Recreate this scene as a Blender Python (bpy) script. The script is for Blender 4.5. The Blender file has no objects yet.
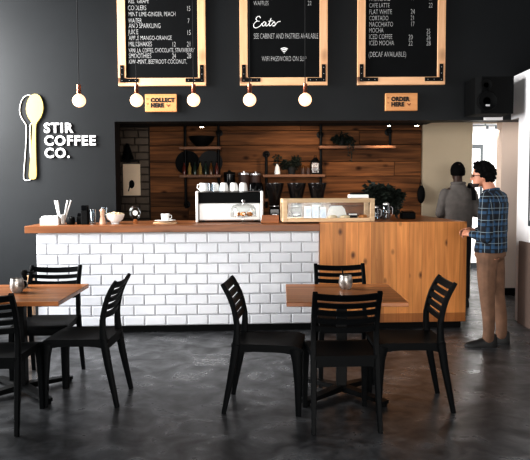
import bpy, bmesh, math, random
from mathutils import Vector, Matrix
random.seed(7)
R = math.radians
scene = bpy.context.scene
C = scene.collection

# ---------------------------------------------------------------- materials
def s2l(c):
    return tuple(((x/255)/12.92 if x/255 <= .04045 else ((x/255+.055)/1.055)**2.4) for x in c) + (1,)

def new_mat(name):
    m = bpy.data.materials.new(name); m.use_nodes = True
    nt = m.node_tree
    return m, nt, nt.nodes, nt.links, nt.nodes['Principled BSDF']

def plain(name, rgb, rough=.5, metal=0, var=.12, scale=8, emit=None, estr=0, spec=.5, bump=0, coat=0):
    m, nt, N, L, P = new_mat(name)
    tc = N.new('ShaderNodeTexCoord'); nz = N.new('ShaderNodeTexNoise'); nz.inputs['Scale'].default_value = scale
    nz.inputs['Detail'].default_value = 4
    L.new(tc.outputs['Object'], nz.inputs['Vector'])
    cr = N.new('ShaderNodeValToRGB'); L.new(nz.outputs['Fac'], cr.inputs['Fac'])
    c = s2l(rgb)
    cr.color_ramp.elements[0].position = .3; cr.color_ramp.elements[1].position = .7
    cr.color_ramp.elements[0].color = tuple(x*(1-var) for x in c[:3])+(1,)
    cr.color_ramp.elements[1].color = tuple(min(1, x*(1+var)) for x in c[:3])+(1,)
    L.new(cr.outputs['Color'], P.inputs['Base Color'])
    P.inputs['Roughness'].default_value = rough; P.inputs['Metallic'].default_value = metal
    P.inputs['Specular IOR Level'].default_value = spec
    P.inputs['Coat Weight'].default_value = coat
    if emit:
        P.inputs['Emission Color'].default_value = s2l(emit); P.inputs['Emission Strength'].default_value = estr
    if bump:
        b = N.new('ShaderNodeBump'); b.inputs['Strength'].default_value = bump; b.inputs['Distance'].default_value = .01
        L.new(nz.outputs['Fac'], b.inputs['Height']); L.new(b.outputs['Normal'], P.inputs['Normal'])
    return m

def wood(name, light, dark, axis='X', rough=.5, grain=9, knots=True, plank=None, plank_axis=None, islvar=.3, spec=.4, knot_scale=2.6):
    m, nt, N, L, P = new_mat(name)
    tc = N.new('ShaderNodeTexCoord'); mp = N.new('ShaderNodeMapping')
    geo = N.new('ShaderNodeNewGeometry')
    off = N.new('ShaderNodeVectorMath'); off.operation = 'ADD'
    cmb = N.new('ShaderNodeCombineXYZ')
    mul = N.new('ShaderNodeMath'); mul.operation = 'MULTIPLY'; mul.inputs[1].default_value = 37
    idsock = geo.outputs['Random Per Island']
    seam = None
    if plank:
        sx = N.new('ShaderNodeSeparateXYZ'); L.new(tc.outputs['Object'], sx.inputs[0])
        dv = N.new('ShaderNodeMath'); dv.operation = 'DIVIDE'; dv.inputs[1].default_value = plank
        L.new(sx.outputs[plank_axis], dv.inputs[0])
        fl = N.new('ShaderNodeMath'); fl.operation = 'FLOOR'; L.new(dv.outputs[0], fl.inputs[0])
        wn = N.new('ShaderNodeTexWhiteNoise'); wn.noise_dimensions = '1D'; L.new(fl.outputs[0], wn.inputs['W'])
        idsock = wn.outputs['Value']
        fr = N.new('ShaderNodeMath'); fr.operation = 'FRACT'; L.new(dv.outputs[0], fr.inputs[0])
        seam = N.new('ShaderNodeMath'); seam.operation = 'LESS_THAN'; seam.inputs[1].default_value = .022
        L.new(fr.outputs[0], seam.inputs[0])
    L.new(idsock, mul.inputs[0])
    for i in range(3): L.new(mul.outputs[0], cmb.inputs[i])
    L.new(tc.outputs['Object'], off.inputs[0]); L.new(cmb.outputs[0], off.inputs[1])
    L.new(off.outputs[0], mp.inputs['Vector'])
    st = {'X': (.07, 1, 1), 'Y': (1, .07, 1), 'Z': (1, 1, .07)}[axis]
    mp.inputs['Scale'].default_value = tuple(s*grain for s in st)
    nz = N.new('ShaderNodeTexNoise'); nz.inputs['Scale'].default_value = 2.2; nz.inputs['Detail'].default_value = 6
    nz.inputs['Distortion'].default_value = .6
    L.new(mp.outputs[0], nz.inputs['Vector'])
    cr = N.new('ShaderNodeValToRGB'); L.new(nz.outputs['Fac'], cr.inputs['Fac'])
    cr.color_ramp.elements[0].position = .3; cr.color_ramp.elements[0].color = s2l(dark)
    cr.color_ramp.elements[1].position = .68; cr.color_ramp.elements[1].color = s2l(light)
    col = cr.outputs['Color']
    if islvar:
        mr = N.new('ShaderNodeMapRange'); mr.inputs['To Min'].default_value = 1-islvar; mr.inputs['To Max'].default_value = 1+islvar*.6
        L.new(idsock, mr.inputs['Value'])
        mx = N.new('ShaderNodeMix'); mx.data_type = 'RGBA'; mx.blend_type = 'MULTIPLY'; mx.inputs['Factor'].default_value = 1
        L.new(col, mx.inputs['A']); L.new(mr.outputs[0], mx.inputs['B']); col = mx.outputs['Result']
    if knots:
        vm = N.new('ShaderNodeMapping'); L.new(off.outputs[0], vm.inputs['Vector'])
        vm.inputs['Scale'].default_value = {'X': (.6, 1, 1), 'Y': (1, .6, 1), 'Z': (1, 1, .6)}[axis]
        vo = N.new('ShaderNodeTexVoronoi'); vo.inputs['Scale'].default_value = knot_scale
        L.new(vm.outputs[0], vo.inputs['Vector'])
        kr = N.new('ShaderNodeValToRGB'); L.new(vo.outputs['Distance'], kr.inputs['Fac'])
        kr.color_ramp.elements[0].position = .05; kr.color_ramp.elements[0].color = (.12, .06, .03, 1)
        kr.color_ramp.elements[1].position = .17; kr.color_ramp.elements[1].color = (1, 1, 1, 1)
        mk = N.new('ShaderNodeMix'); mk.data_type = 'RGBA'; mk.blend_type = 'MULTIPLY'; mk.inputs['Factor'].default_value = .9
        L.new(col, mk.inputs['A']); L.new(kr.outputs['Color'], mk.inputs['B']); col = mk.outputs['Result']
    if seam:
        ms = N.new('ShaderNodeMix'); ms.data_type = 'RGBA'; ms.blend_type = 'MULTIPLY'
        L.new(seam.outputs[0], ms.inputs['Factor']); L.new(col, ms.inputs['A']); ms.inputs['B'].default_value = (.62, .56, .5, 1)
        col = ms.outputs['Result']
    L.new(col, P.inputs['Base Color'])
    P.inputs['Roughness'].default_value = rough; P.inputs['Specular IOR Level'].default_value = spec
    return m

def glass(name, rgb=(253, 254, 254), alpha=.16, rough=.05):
    m, nt, N, L, P = new_mat(name)
    tr = N.new('ShaderNodeBsdfTransparent'); gl = N.new('ShaderNodeBsdfGlossy'); gl.inputs['Roughness'].default_value = rough
    tr.inputs['Color'].default_value = s2l(rgb)
    lw = N.new('ShaderNodeLayerWeight'); lw.inputs['Blend'].default_value = .25
    nz = N.new('ShaderNodeTexNoise'); nz.inputs['Scale'].default_value = 3
    mr = N.new('ShaderNodeMapRange'); mr.inputs['To Min'].default_value = alpha*.15; mr.inputs['To Max'].default_value = min(1, alpha*2.6)
    L.new(lw.outputs['Facing'], mr.inputs['Value'])
    mx = N.new('ShaderNodeMixShader'); L.new(mr.outputs[0], mx.inputs[0]); L.new(tr.outputs[0], mx.inputs[1]); L.new(gl.outputs[0], mx.inputs[2])
    rm = N.new('ShaderNodeMapRange'); rm.inputs['To Min'].default_value = rough; rm.inputs['To Max'].default_value = rough+.03
    L.new(nz.outputs['Fac'], rm.inputs['Value']); L.new(rm.outputs[0], gl.inputs['Roughness'])
    L.new(mx.outputs[0], N['Material Output'].inputs['Surface'])
    return m

M = {}
def concrete():
    m, nt, N, L, P = new_mat('polished_concrete')
    tc = N.new('ShaderNodeTexCoord')
    n1 = N.new('ShaderNodeTexNoise'); n1.inputs['Scale'].default_value = 2.4; n1.inputs['Detail'].default_value = 9; n1.inputs['Roughness'].default_value = .68; n1.inputs['Distortion'].default_value = .5
    n2 = N.new('ShaderNodeTexNoise'); n2.inputs['Scale'].default_value = 4.5; n2.inputs['Detail'].default_value = 8; n2.inputs['Distortion'].default_value = 1.2
    L.new(tc.outputs['Object'], n1.inputs['Vector']); L.new(tc.outputs['Object'], n2.inputs['Vector'])
    mx = N.new('ShaderNodeMix'); mx.inputs['Factor'].default_value = .45
    L.new(n1.outputs['Fac'], mx.inputs['A']); L.new(n2.outputs['Fac'], mx.inputs['B'])
    cr = N.new('ShaderNodeValToRGB'); L.new(mx.outputs['Result'], cr.inputs['Fac'])
    e = cr.color_ramp.elements
    e[0].position = .4; e[0].color = s2l((30, 31, 33)); e[1].position = .61; e[1].color = s2l((88, 89, 91))
    x = e.new(.5); x.color = s2l((60, 61, 63))
    L.new(cr.outputs['Color'], P.inputs['Base Color'])
    rr = N.new('ShaderNodeMapRange'); rr.inputs['From Min'].default_value = .35; rr.inputs['From Max'].default_value = .65
    rr.inputs['To Min'].default_value = .42; rr.inputs['To Max'].default_value = .22
    L.new(mx.outputs['Result'], rr.inputs['Value']); L.new(rr.outputs[0], P.inputs['Roughness'])
    b = N.new('ShaderNodeBump'); b.inputs['Strength'].default_value = .12; b.inputs['Distance'].default_value = .02
    L.new(mx.outputs['Result'], b.inputs['Height']); L.new(b.outputs['Normal'], P.inputs['Normal'])
    P.inputs['Specular IOR Level'].default_value = .5
    return m
M['floor'] = concrete()
M['dark_wall'] = plain('charcoal_paint', (29, 31, 33), .5, var=.16, scale=1.3, bump=.05, spec=.2)
M['white_wall'] = plain('white_paint', (232, 231, 232), .7, var=.02, scale=2)
M['cream_wall'] = plain('cream_paint', (190, 176, 154), .8, var=.04, scale=2)
M['pink_wall'] = plain('pinkish_white_paint', (232, 214, 202), .8, var=.03, scale=2)
M['far_white'] = plain('bright_white_paint', (245, 245, 245), .8, var=.01)
M['tan_dado'] = plain('tan_dado_paint', (104, 88, 80), .7, var=.08, scale=3)
M['grey_frame'] = plain('grey_frame_paint', (66, 72, 76), .5)
M['black_ceiling'] = plain('black_ceiling_paint', (28, 27, 27), .8)
M['ceiling'] = plain('grey_ceiling_paint', (70, 70, 72), .9)
M['plastic'] = plain('black_chair_plastic', (5, 7, 9), .52, var=.15, scale=20, spec=.09)
M['black_metal'] = plain('black_powder_coat', (6, 7, 8), .45, spec=.15)
M['black_matte'] = plain('matte_black', (5, 6, 7), .7, spec=.15)
M['black_gloss'] = plain('glossy_black', (7, 7, 9), .18, spec=.3)
M['chalkboard'] = plain('black_chalkboard', (7, 9, 11), .8, var=.3, scale=5, spec=.2)
M['chalk'] = plain('white_chalk', (172, 172, 172), .9, var=.45, scale=60)
M['chalk_bright'] = plain('bright_chalk', (235, 235, 235), .9, var=.2, scale=60)
M['tile'] = plain('white_glazed_tile', (218, 219, 223), .12, var=.02, scale=3, spec=.5)
M['grout'] = plain('grey_grout', (182, 182, 184), .9)
M['pine_v'] = wood('knotty_pine_vertical', (222, 156, 92), (188, 124, 68), 'Z', .42, 9, True, .137, 0, .26, knot_scale=5.6)
M['pine_shade'] = wood('pine_foot_shade', (176, 116, 64), (140, 88, 46), 'Z', .42, 9, True, .137, 0, .2, knot_scale=5.6)  # darker copy of the vertical pine, with shade put into its colour
M['pine_h'] = wood('knotty_pine_horizontal', (186, 118, 62), (138, 78, 36), 'X', .45, 8, True, islvar=.2)
M['counter_wood'] = wood('oiled_counter_wood', (156, 102, 64), (106, 66, 40), 'X', .4, 8, True, islvar=.2)
M['pine_top'] = wood('oiled_pine_top', (186, 118, 66), (132, 76, 38), 'Y', .35, 8, True, islvar=.2)
M['frame_wood'] = wood('pale_pine_frame', (232, 190, 152), (214, 166, 124), 'Z', .55, 7, True, islvar=.08, knot_scale=2.2)
M['frame_wood_x'] = wood('pale_pine_rail', (232, 190, 152), (214, 166, 124), 'X', .55, 7, True, islvar=.08, knot_scale=2.2)
M['sign_wood'] = wood('sign_pine', (216, 160, 108), (190, 130, 82), 'X', .55, 7, False)
M['case_wood'] = wood('pale_case_wood', (228, 202, 168), (202, 170, 132), 'X', .5, 8, False)
M['table_wood'] = wood('oiled_table_wood', (196, 132, 82), (128, 78, 44), 'X', .3, 7, False, .13, 1, .35)
M['back_planks'] = wood('dark_rustic_planks', (140, 95, 60), (78, 51, 33), 'X', .7, 9, True, islvar=.35, spec=.15, knot_scale=4.6)
M['shelf_wood'] = wood('shelf_plank', (140, 98, 68), (106, 70, 46), 'X', .5, 8, False)
M['post_wood'] = wood('pale_post', (206, 170, 134), (178, 138, 104), 'Z', .5, 8, False)
M['brick'] = plain('beige_brick_tile', (92, 78, 64), .6, var=.15, scale=6)
M['brick_joint'] = plain('dark_joint', (58, 50, 44), .9)
M['copper'] = plain('copper', (200, 130, 105), .28, metal=.9, var=.05)
M['bulb'] = plain('frosted_glowing_bulb', (255, 225, 190), .3, emit=(255, 200, 158), estr=1.45, var=.02)
M['cord'] = plain('black_cord', (22, 22, 24), .8)
M['white'] = plain('white_ceramic', (238, 238, 236), .25, var=.02)
M['white_enamel'] = plain('white_enamel', (214, 214, 212), .3, var=.02)
M['paper'] = plain('white_paper', (240, 240, 238), .8, var=.03)
M['letter_white'] = plain('white_letter_acrylic', (192, 192, 193), .4, var=.02, emit=(255, 255, 255), estr=.0)
M['spoon_cream'] = plain('cream_spoon_paint', (168, 150, 84), .5, var=.04)
M['letter_black'] = plain('black_lettering', (24, 20, 18), .7)
M['letter_brown'] = plain('burnt_brown_lettering', (120, 52, 24), .7)
M['glass'] = glass('clear_glass')
M['case_glass'] = glass('case_glass', alpha=.14)
M['tumbler'] = glass('tumbler_glass', (222, 228, 232), .4, .08)
M['smoke'] = plain('smoky_hopper', (26, 22, 22), .12)
M['steel'] = plain('brushed_steel', (190, 190, 192), .3, metal=.9)
M['silver_cup'] = plain('hammered_silver', (158, 154, 150), .3, metal=.6, var=.6, scale=26, bump=.4)
M['pastry'] = plain('baked_pastry', (186, 124, 62), .7, var=.35, scale=40)
M['cream_food'] = plain('cream_pastry', (226, 208, 176), .7, var=.2, scale=30)
M['blue_pack'] = plain('pale_blue_packet', (150, 172, 196), .4, var=.3, scale=18)
M['pink_wood'] = plain('pale_turned_wood', (212, 176, 152), .5)
M['leaf'] = plain('dark_leaf', (26, 34, 26), .6, var=.4, scale=12)
M['pot'] = plain('dark_pot', (24, 24, 24), .7)
M['green_glass'] = plain('green_bottle', (36, 52, 42), .15)
M['amber_glass'] = plain('amber_bottle', (96, 62, 28), .15)
M['red_glass'] = plain('red_bottle', (92, 38, 28), .2)
M['yellow_label'] = plain('ochre_label', (146, 120, 60), .6)
M['tin'] = plain('brown_canister', (70, 48, 40), .5)
M['spot'] = plain('lit_spot_lens', (255, 240, 220), .3, emit=(255, 236, 210), estr=40)
M['skin_light'] = plain('fair_skin', (182, 130, 106), .5, var=.06)
M['skin_dark'] = plain('brown_skin', (62, 42, 34), .5, var=.06)
M['hair'] = plain('black_hair', (9, 8, 8), .8, var=.4, scale=60, bump=.5, spec=.08)
M['chino'] = plain('brown_chino', (106, 80, 63), .85, var=.25, scale=9, bump=.8)
M['dark_trouser'] = plain('black_trouser', (20, 20, 24), .85)
M['shoe'] = plain('black_shoe', (6, 6, 7), .6)
M['grey_jacket'] = plain('grey_jacket', (104, 99, 96), .9, var=.14, scale=14, bump=.3)
M['eye'] = plain('dark_eye', (22, 18, 16), .2)
M['beard'] = plain('dark_stubble', (40, 28, 24), .8, var=.3, scale=90)
M['pic_board'] = plain('buff_board', (252, 228, 200), .7, var=.03)

def plaid():
    m, nt, N, L, P = new_mat('blue_plaid_flannel')
    tc = N.new('ShaderNodeTexCoord'); sx = N.new('ShaderNodeSeparateXYZ'); L.new(tc.outputs['Object'], sx.inputs[0])
    ad = N.new('ShaderNodeMath'); ad.operation = 'ADD'; L.new(sx.outputs[0], ad.inputs[0]); L.new(sx.outputs[1], ad.inputs[1])
    def band(sock, per, lo, w):
        d = N.new('ShaderNodeMath'); d.operation = 'DIVIDE'; d.inputs[1].default_value = per; L.new(sock, d.inputs[0])
        f = N.new('ShaderNodeMath'); f.operation = 'FRACT'; L.new(d.outputs[0], f.inputs[0])
        s = N.new('ShaderNodeMath'); s.operation = 'SUBTRACT'; s.inputs[1].default_value = lo; L.new(f.outputs[0], s.inputs[0])
        a = N.new('ShaderNodeMath'); a.operation = 'ABSOLUTE'; L.new(s.outputs[0], a.inputs[0])
        l = N.new('ShaderNodeMath'); l.operation = 'LESS_THAN'; l.inputs[1].default_value = w; L.new(a.outputs[0], l.inputs[0])
        return l.outputs[0]
    col = None
    def mixc(a, fac, b, k):
        mx = N.new('ShaderNodeMix'); mx.data_type = 'RGBA'
        mu = N.new('ShaderNodeMath'); mu.operation = 'MULTIPLY'; mu.inputs[1].default_value = k; L.new(fac, mu.inputs[0]); L.new(mu.outputs[0], mx.inputs['Factor'])
        if isinstance(a, tuple): mx.inputs['A'].default_value = a
        else: L.new(a, mx.inputs['A'])
        mx.inputs['B'].default_value = b
        return mx.outputs['Result']
    sn = N.new('ShaderNodeSeparateXYZ'); L.new(tc.outputs['Normal'], sn.inputs[0])
    def absn(k):
        a = N.new('ShaderNodeMath'); a.operation = 'ABSOLUTE'; L.new(sn.outputs[k], a.inputs[0]); return a.outputs[0]
    gt = N.new('ShaderNodeMath'); gt.operation = 'GREATER_THAN'; L.new(absn(0), gt.inputs[0]); L.new(absn(1), gt.inputs[1])
    mv = N.new('ShaderNodeMix'); L.new(gt.outputs[0], mv.inputs['Factor']); L.new(sx.outputs[0], mv.inputs['A']); L.new(sx.outputs[1], mv.inputs['B'])
    V, H = mv.outputs['Result'], sx.outputs[2]
    navy = s2l((14, 20, 30)); blue = s2l((54, 90, 122)); pale = s2l((128, 142, 150)); black = s2l((10, 12, 18))
    col = mixc(navy, band(V, .11, .62, .17), blue, .55)
    col = mixc(col, band(H, .11, .62, .17), blue, .5)
    col = mixc(col, band(V, .11, .5, .05), black, .85)
    col = mixc(col, band(H, .11, .5, .05), black, .85)
    col = mixc(col, band(V, .11, .02, .035), pale, .75)
    col = mixc(col, band(H, .11, .02, .035), pale, .75)
    L.new(col, P.inputs['Base Color']); P.inputs['Roughness'].default_value = .9
    return m
M['plaid'] = plaid()

# ---------------------------------------------------------------- mesh builder
class B:
    def __init__(s): s.bm = bmesh.new()
    def box(s, c, size, bev=0, rot=None, seg=1):
        mat = Matrix.Translation(Vector(c)) @ (rot.to_4x4() if rot else Matrix()) @ Matrix.Diagonal((*size, 1))
        r = bmesh.ops.create_cube(s.bm, size=1, matrix=mat)
        if bev:
            es = list({e for v in r['verts'] for e in v.link_edges})
            bmesh.ops.bevel(s.bm, geom=es, offset=bev, segments=seg, affect='EDGES', profile=.5)
        return s
    def b2(s, lo, hi, bev=0):
        return s.box([(a+b)/2 for a, b in zip(lo, hi)], [abs(b-a) for a, b in zip(lo, hi)], bev)
    def rings(s, rs, caps=True):
        vs = [[s.bm.verts.new(p) for p in r] for r in rs]
        n = len(vs[0])
        for a, b in zip(vs, vs[1:]):
            for i in range(n):
                s.bm.faces.new((a[i], a[(i+1) % n], b[(i+1) % n], b[i]))
        if caps:
            s.bm.faces.new(vs[0][::-1]); s.bm.faces.new(vs[-1])
        return s
    def tube(s, pts, rad, seg=12, caps=True):
        pts = [Vector(p) for p in pts]
        if not hasattr(rad, '__len__'): rad = [rad]*len(pts)
        rs = []; up = None
        for i, p in enumerate(pts):
            t = (pts[min(i+1, len(pts)-1)]-pts[max(i-1, 0)]).normalized()
            if up is None:
                up = Vector((0, 0, 1)) if abs(t.z) < .9 else Vector((0, 1, 0))
            a = t.cross(up).normalized(); b = a.cross(t).normalized(); up = b
            rs.append([p + (a*math.cos(k*2*math.pi/seg)+b*math.sin(k*2*math.pi/seg))*rad[i] for k in range(seg)])
        return s.rings(rs, caps)
    def bar(s, pts, wx, wt):
        """rectangular bar along pts; wx: width along x, wt: thickness in the y-z plane (lists or numbers)"""
        pts = [Vector(p) for p in pts]; n = len(pts)
        wx = wx if hasattr(wx, '__len__') else [wx]*n; wt = wt if hasattr(wt, '__len__') else [wt]*n
        rs = []
        for i, p in enumerate(pts):
            t = (pts[min(i+1, n-1)]-pts[max(i-1, 0)]).normalized()
            nrm = Vector((1, 0, 0)).cross(t).normalized()
            X = Vector((1, 0, 0))*wx[i]/2; Y = nrm*wt[i]/2; c = .75
            rs.append([p+X*c+Y, p+X+Y*c, p+X-Y*c, p+X*c-Y, p-X*c-Y, p-X-Y*c, p-X+Y*c, p-X*c+Y])
        return s.rings(rs)
    def lathe(s, prof, c=(0, 0, 0), seg=24, sy=1, mat=None):
        c = Vector(c); rs = []
        for r, z in prof:
            rs.append([c+Vector((r*math.cos(k*2*math.pi/seg), r*sy*math.sin(k*2*math.pi/seg), z)) for k in range(seg)])
        if mat: rs = [[mat @ p for p in r] for r in rs]
        return s.rings(rs)
    def ball(s, c, r, sc=(1, 1, 1), sub=2, rot=None):
        mat = Matrix.Translation(Vector(c)) @ (rot.to_4x4() if rot else Matrix()) @ Matrix.Diagonal((*[r*x for x in sc], 1))
        bmesh.ops.create_icosphere(s.bm, subdivisions=sub, radius=1, matrix=mat); return s
    def prism(s, poly, y0, y1):
        """polygon in x-z, extruded along y"""
        a = [s.bm.verts.new((x, y0, z)) for x, z in poly]; b = [s.bm.verts.new((x, y1, z)) for x, z in poly]
        n = len(poly)
        s.bm.faces.new(a); s.bm.faces.new(b[::-1])
        for i in range(n): s.bm.faces.new((a[i], b[i], b[(i+1) % n], a[(i+1) % n]))
        return s
    def slab(s, poly, z0, z1):
        a = [s.bm.verts.new((x, y, z0)) for x, y in poly]; b = [s.bm.verts.new((x, y, z1)) for x, y in poly]
        n = len(poly); s.bm.faces.new(a[::-1]); s.bm.faces.new(b)
        for i in range(n): s.bm.faces.new((a[i], a[(i+1) % n], b[(i+1) % n], b[i]))
        return s
    def tri(s, *p):
        s.bm.faces.new([s.bm.verts.new(x) for x in p]); return s
    def mesh(s, name, mat, smooth=None):
        bmesh.ops.recalc_face_normals(s.bm, faces=s.bm.faces[:])
        me = bpy.data.meshes.new(name); s.bm.to_mesh(me); s.bm.free()
        me.materials.append(mat)
        if smooth:
            me.shade_smooth()
            me.set_sharp_from_angle(angle=R(smooth))
        return me
    def obj(s, name, mat, parent=None, smooth=None, loc=None, rz=0):
        o = bpy.data.objects.new(name, s.mesh(name, mat, smooth)); C.objects.link(o)
        if parent: o.parent = parent
        if loc: o.location = loc
        if rz: o.rotation_euler = (0, 0, rz)
        return o

def tag(o, label, cat, group=None, kind=None):
    o['label'] = label; o['category'] = cat
    if group: o['group'] = group
    if kind: o['kind'] = kind
    return o
def thing(name, label, cat, loc=(0, 0, 0), rz=0, group=None):
    o = bpy.data.objects.new(name, None); C.objects.link(o); o.empty_display_size = .1
    o.location = loc; o.rotation_euler = (0, 0, rz)
    return tag(o, label, cat, group)
def struct(o):
    o['kind'] = 'structure'; return o
def dup(root, loc, rz=0, label=None, group=None):
    r = root.copy(); C.objects.link(r); r.location = loc; r.rotation_euler = (0, 0, rz)
    if label: r['label'] = label
    if group: r['group'] = group
    for ch in list(root.children):
        c = ch.copy(); C.objects.link(c); c.parent = r
        for g in list(ch.children):
            d = g.copy(); C.objects.link(d); d.parent = c
    return r

def text_bm(b, s, size, x, z, y=0, depth=.002, sx=1, offset=0, align='LEFT', space=1.0):
    cu = bpy.data.curves.new('t', 'FONT'); cu.body = s; cu.size = size; cu.align_x = align
    cu.extrude = depth; cu.offset = offset; cu.space_character = space; cu.resolution_u = 3
    o = bpy.data.objects.new('t', cu); C.objects.link(o)
    dg = bpy.context.evaluated_depsgraph_get()
    me = bpy.data.meshes.new_from_object(o.evaluated_get(dg))
    me.transform(Matrix(((sx, 0, 0, x), (0, 0, -1, y), (0, 1, 0, z), (0, 0, 0, 1))))
    b.bm.from_mesh(me)
    bpy.data.objects.remove(o); bpy.data.curves.remove(cu); bpy.data.meshes.remove(me)

# ---------------------------------------------------------------- camera
cam = bpy.data.cameras.new('camera'); co = bpy.data.objects.new('camera', cam); C.objects.link(co)
cam.sensor_width = 36; cam.lens = 36*640/530
co.location = (0, 0, 1.5); co.rotation_euler = (math.pi/2-math.atan(40/640), R(.25), 0)
scene.camera = co

# ---------------------------------------------------------------- the setting
WY = 7.5
struct(B().b2((-9, -4, -.1), (6, 13, 0)).obj('floor', M['floor']))
struct(B().b2((-9, -4, 4.7), (6, 7.75, 4.8)).obj('ceiling', M['ceiling']))
b = B(); b.b2((-9, WY, 0), (-1.745, WY+.25, 4.7)); b.b2((-1.745, WY, 2.3), (6, WY+.25, 4.7))
struct(b.obj('wall_back', M['dark_wall']))
# kitchen behind the opening
struct(B().b2((-2.7, WY+.25, 2.40), (2.25, 9.2, 2.46)).obj('ceiling_kitchen', M['black_ceiling']))
struct(B().b2((2.25, WY+.25, 2.44), (5, 9.3, 2.5)).obj('ceiling_corridor', M['far_white']))
struct(B().b2((-2.75, WY+.25, 0), (-2.65, 9.2, 2.46)).obj('wall_kitchen_left', M['black_ceiling']))
b = B(); b.b2((-2.7, 9.12, 0), (2.21, 9.2, 2.46))
kw = struct(b.obj('wall_kitchen_back', M['brick_joint']))
b = B(); z = .62; k = 0
hs = [.215, .2, .24, .19, .225, .205, .235, .2, .21]
while z < 2.40:
    h = hs[k % 9]; h = min(h, 2.40-z); x = -1.62
    cuts = sorted(random.uniform(-1.2, 1.9) for _ in range(1 + k % 2))
    xs = [x]+[c for c in cuts if c-x > .5]+[2.205]
    for a, c in zip(xs, xs[1:]):
        b.b2((a+.002, 9.05+random.uniform(0, .008), z+.003), (c-.002, 9.118, z+h-.003), .004)
    z += h; k += 1
pl = b.obj('plank_panel', M['back_planks'], kw)
b = B(); z = 1.0; k = 0
while z < 2.39:
    x = -2.62 - (.05 if k % 2 else 0)
    while x < -1.7:
        x1 = min(x+.205, -1.635)
        if x1-x > .03: b.b2((max(x, -2.62)+.004, 9.08, z+.004), (x1-.004, 9.118, min(z+.1, 2.39)-.004), .006)
        x += .21
    z += .104; k += 1
b.obj('tile_panel', M['brick'], kw)
# corridor and bright room beyond
b = B(); b.b2((2.21, 9.0, 0), (2.9, 9.2, 2.44)); b.b2((2.9,9.0,2.435),(3.31,9.2,2.44))
struct(b.obj('wall_corridor', M['cream_wall']))
struct(B().b2((3.311, 9.0, 0), (5, 9.2, 2.439)).obj('wall_corridor_right', M['pink_wall']))
struct(B().b2((1.5, 12.2, 0), (6, 12.3, 2.9)).obj('wall_far', M['far_white']))
struct(B().b2((1.5, 9.2, 2.68), (6, 12.2, 2.75)).obj('ceiling_far', M['far_white']))
d = struct(B().b2((3.6, 12.12, 0), (4.11, 12.19, 2.34)).obj('door_1', M['grey_frame']))
B().b2((3.66, 12.10, .1), (4.05, 12.118, 2.26)).obj('pane', M['far_white'], d)
b = B()
b.b2((2.86, -4, 0), (3.02, 7.27, 2.3)); b.b2((2.86, -4, 2.3), (3.02, WY-.002, 2.79))
struct(b.obj('wall_right', M['white_wall']))
struct(B().b2((2.83, -4, .0), (2.858, 7.12, .92)).obj('trim_1', M['tan_dado']))
w = struct(B().b2((2.835, 5.9, 1.1), (2.858, 6.9, 2.22), .004).obj('window_1', M['grey_frame']))
B().b2((2.83, 5.96, 1.16), (2.834, 6.84, 2.16)).obj('pane', M['white_wall'], w)
struct(B().b2((3.312, 8.985, 0), (4.6, 8.998, .1)).obj('baseboard_corridor', M['black_matte']))

# ---------------------------------------------------------------- counter
RA = R(3.0)                       # the counter is not quite parallel to the wall
cl = Vector((-2.375, 6.62, 0)); ux = Vector((math.cos(RA), math.sin(RA), 0)); uy = Vector((-math.sin(RA), math.cos(RA), 0))
LT, LW = 2.955, 1.58                # tiled length, pine length
cnt = thing('service_counter', 'long bar counter faced with white subway tiles on a black plinth', 'counter', cl, RA)
B().b2((0.012, .012, .075), (LT, .60, 1.062)).obj('carcass', M['grout'], cnt)
B().b2((.03, .05, 0), (LT, .58, .074)).obj('plinth', M['black_matte'], cnt)
b = B(); TW, TH = .2215, .1088; z = .078; k = 0
while z < 1.05:
    z1 = min(z+TH-.005, 1.06); x = -(TW/2 if k % 2 else 0)
    while x < LT-.01:
        x0 = max(x, 0); x1 = min(x+TW-.005, LT)
        if x1-x0 > .02 and z1-z > .02:
            o = .011; y0, y1 = .004, -.006
            f = lambda xx, yy, zz: Vector((xx, yy, zz))
            b.rings([[f(x0, .014, z), f(x1, .014, z), f(x1, .014, z1), f(x0, .014, z1)],
                     [f(x0, y0, z), f(x1, y0, z), f(x1, y0, z1), f(x0, y0, z1)],
                     [f(x0+o, y1, z+o), f(x1-o, y1, z+o), f(x1-o, y1, z1-o), f(x0+o, y1, z1-o)]])
        x += TW
    z += TH; k += 1
b.obj('tile_cladding', M['tile'], cnt)
b = B(); z = .078; k = 0
while z < 1.05:                    # tiled left end
    z1 = min(z+TH-.005, 1.06); y = .016
    while y < .59:
        b.b2((-.003, y, z), (.012, min(y+(TW/2 if k % 2 and y < .02 else TW)-.005, .6), z1), .003)
        y += TW/2 if k % 2 and y < .02 else TW
    z += TH; k += 1
b.obj('end_tiling', M['tile'], cnt)
pc = thing('pine_counter', 'knotty vertical pine clad end of the bar counter below the order sign', 'counter', cl+ux*LT, RA)
B().b2((0.002, -.03, .078), (LW, .0, 1.155)).obj('front_panel', M['pine_v'], pc)
B().b2((.004, -.034, .079), (LW-.002, -.0305, .175)).obj('foot_shade_strip', M['pine_shade'], pc)  # thin darkened strip that paints the shade along the foot of the panel
B().b2((0.002, .002, .078), (LW, .62, 1.118)).obj('carcass', M['pine_v'], pc)
B().b2((0.0, .03, 0), (LW-.03, .6, .076)).obj('plinth', M['black_matte'], pc)
B().b2((0.002, .002, 1.12), (LW, .86, 1.155), .003).obj('top', M['pine_top'], pc)
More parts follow.
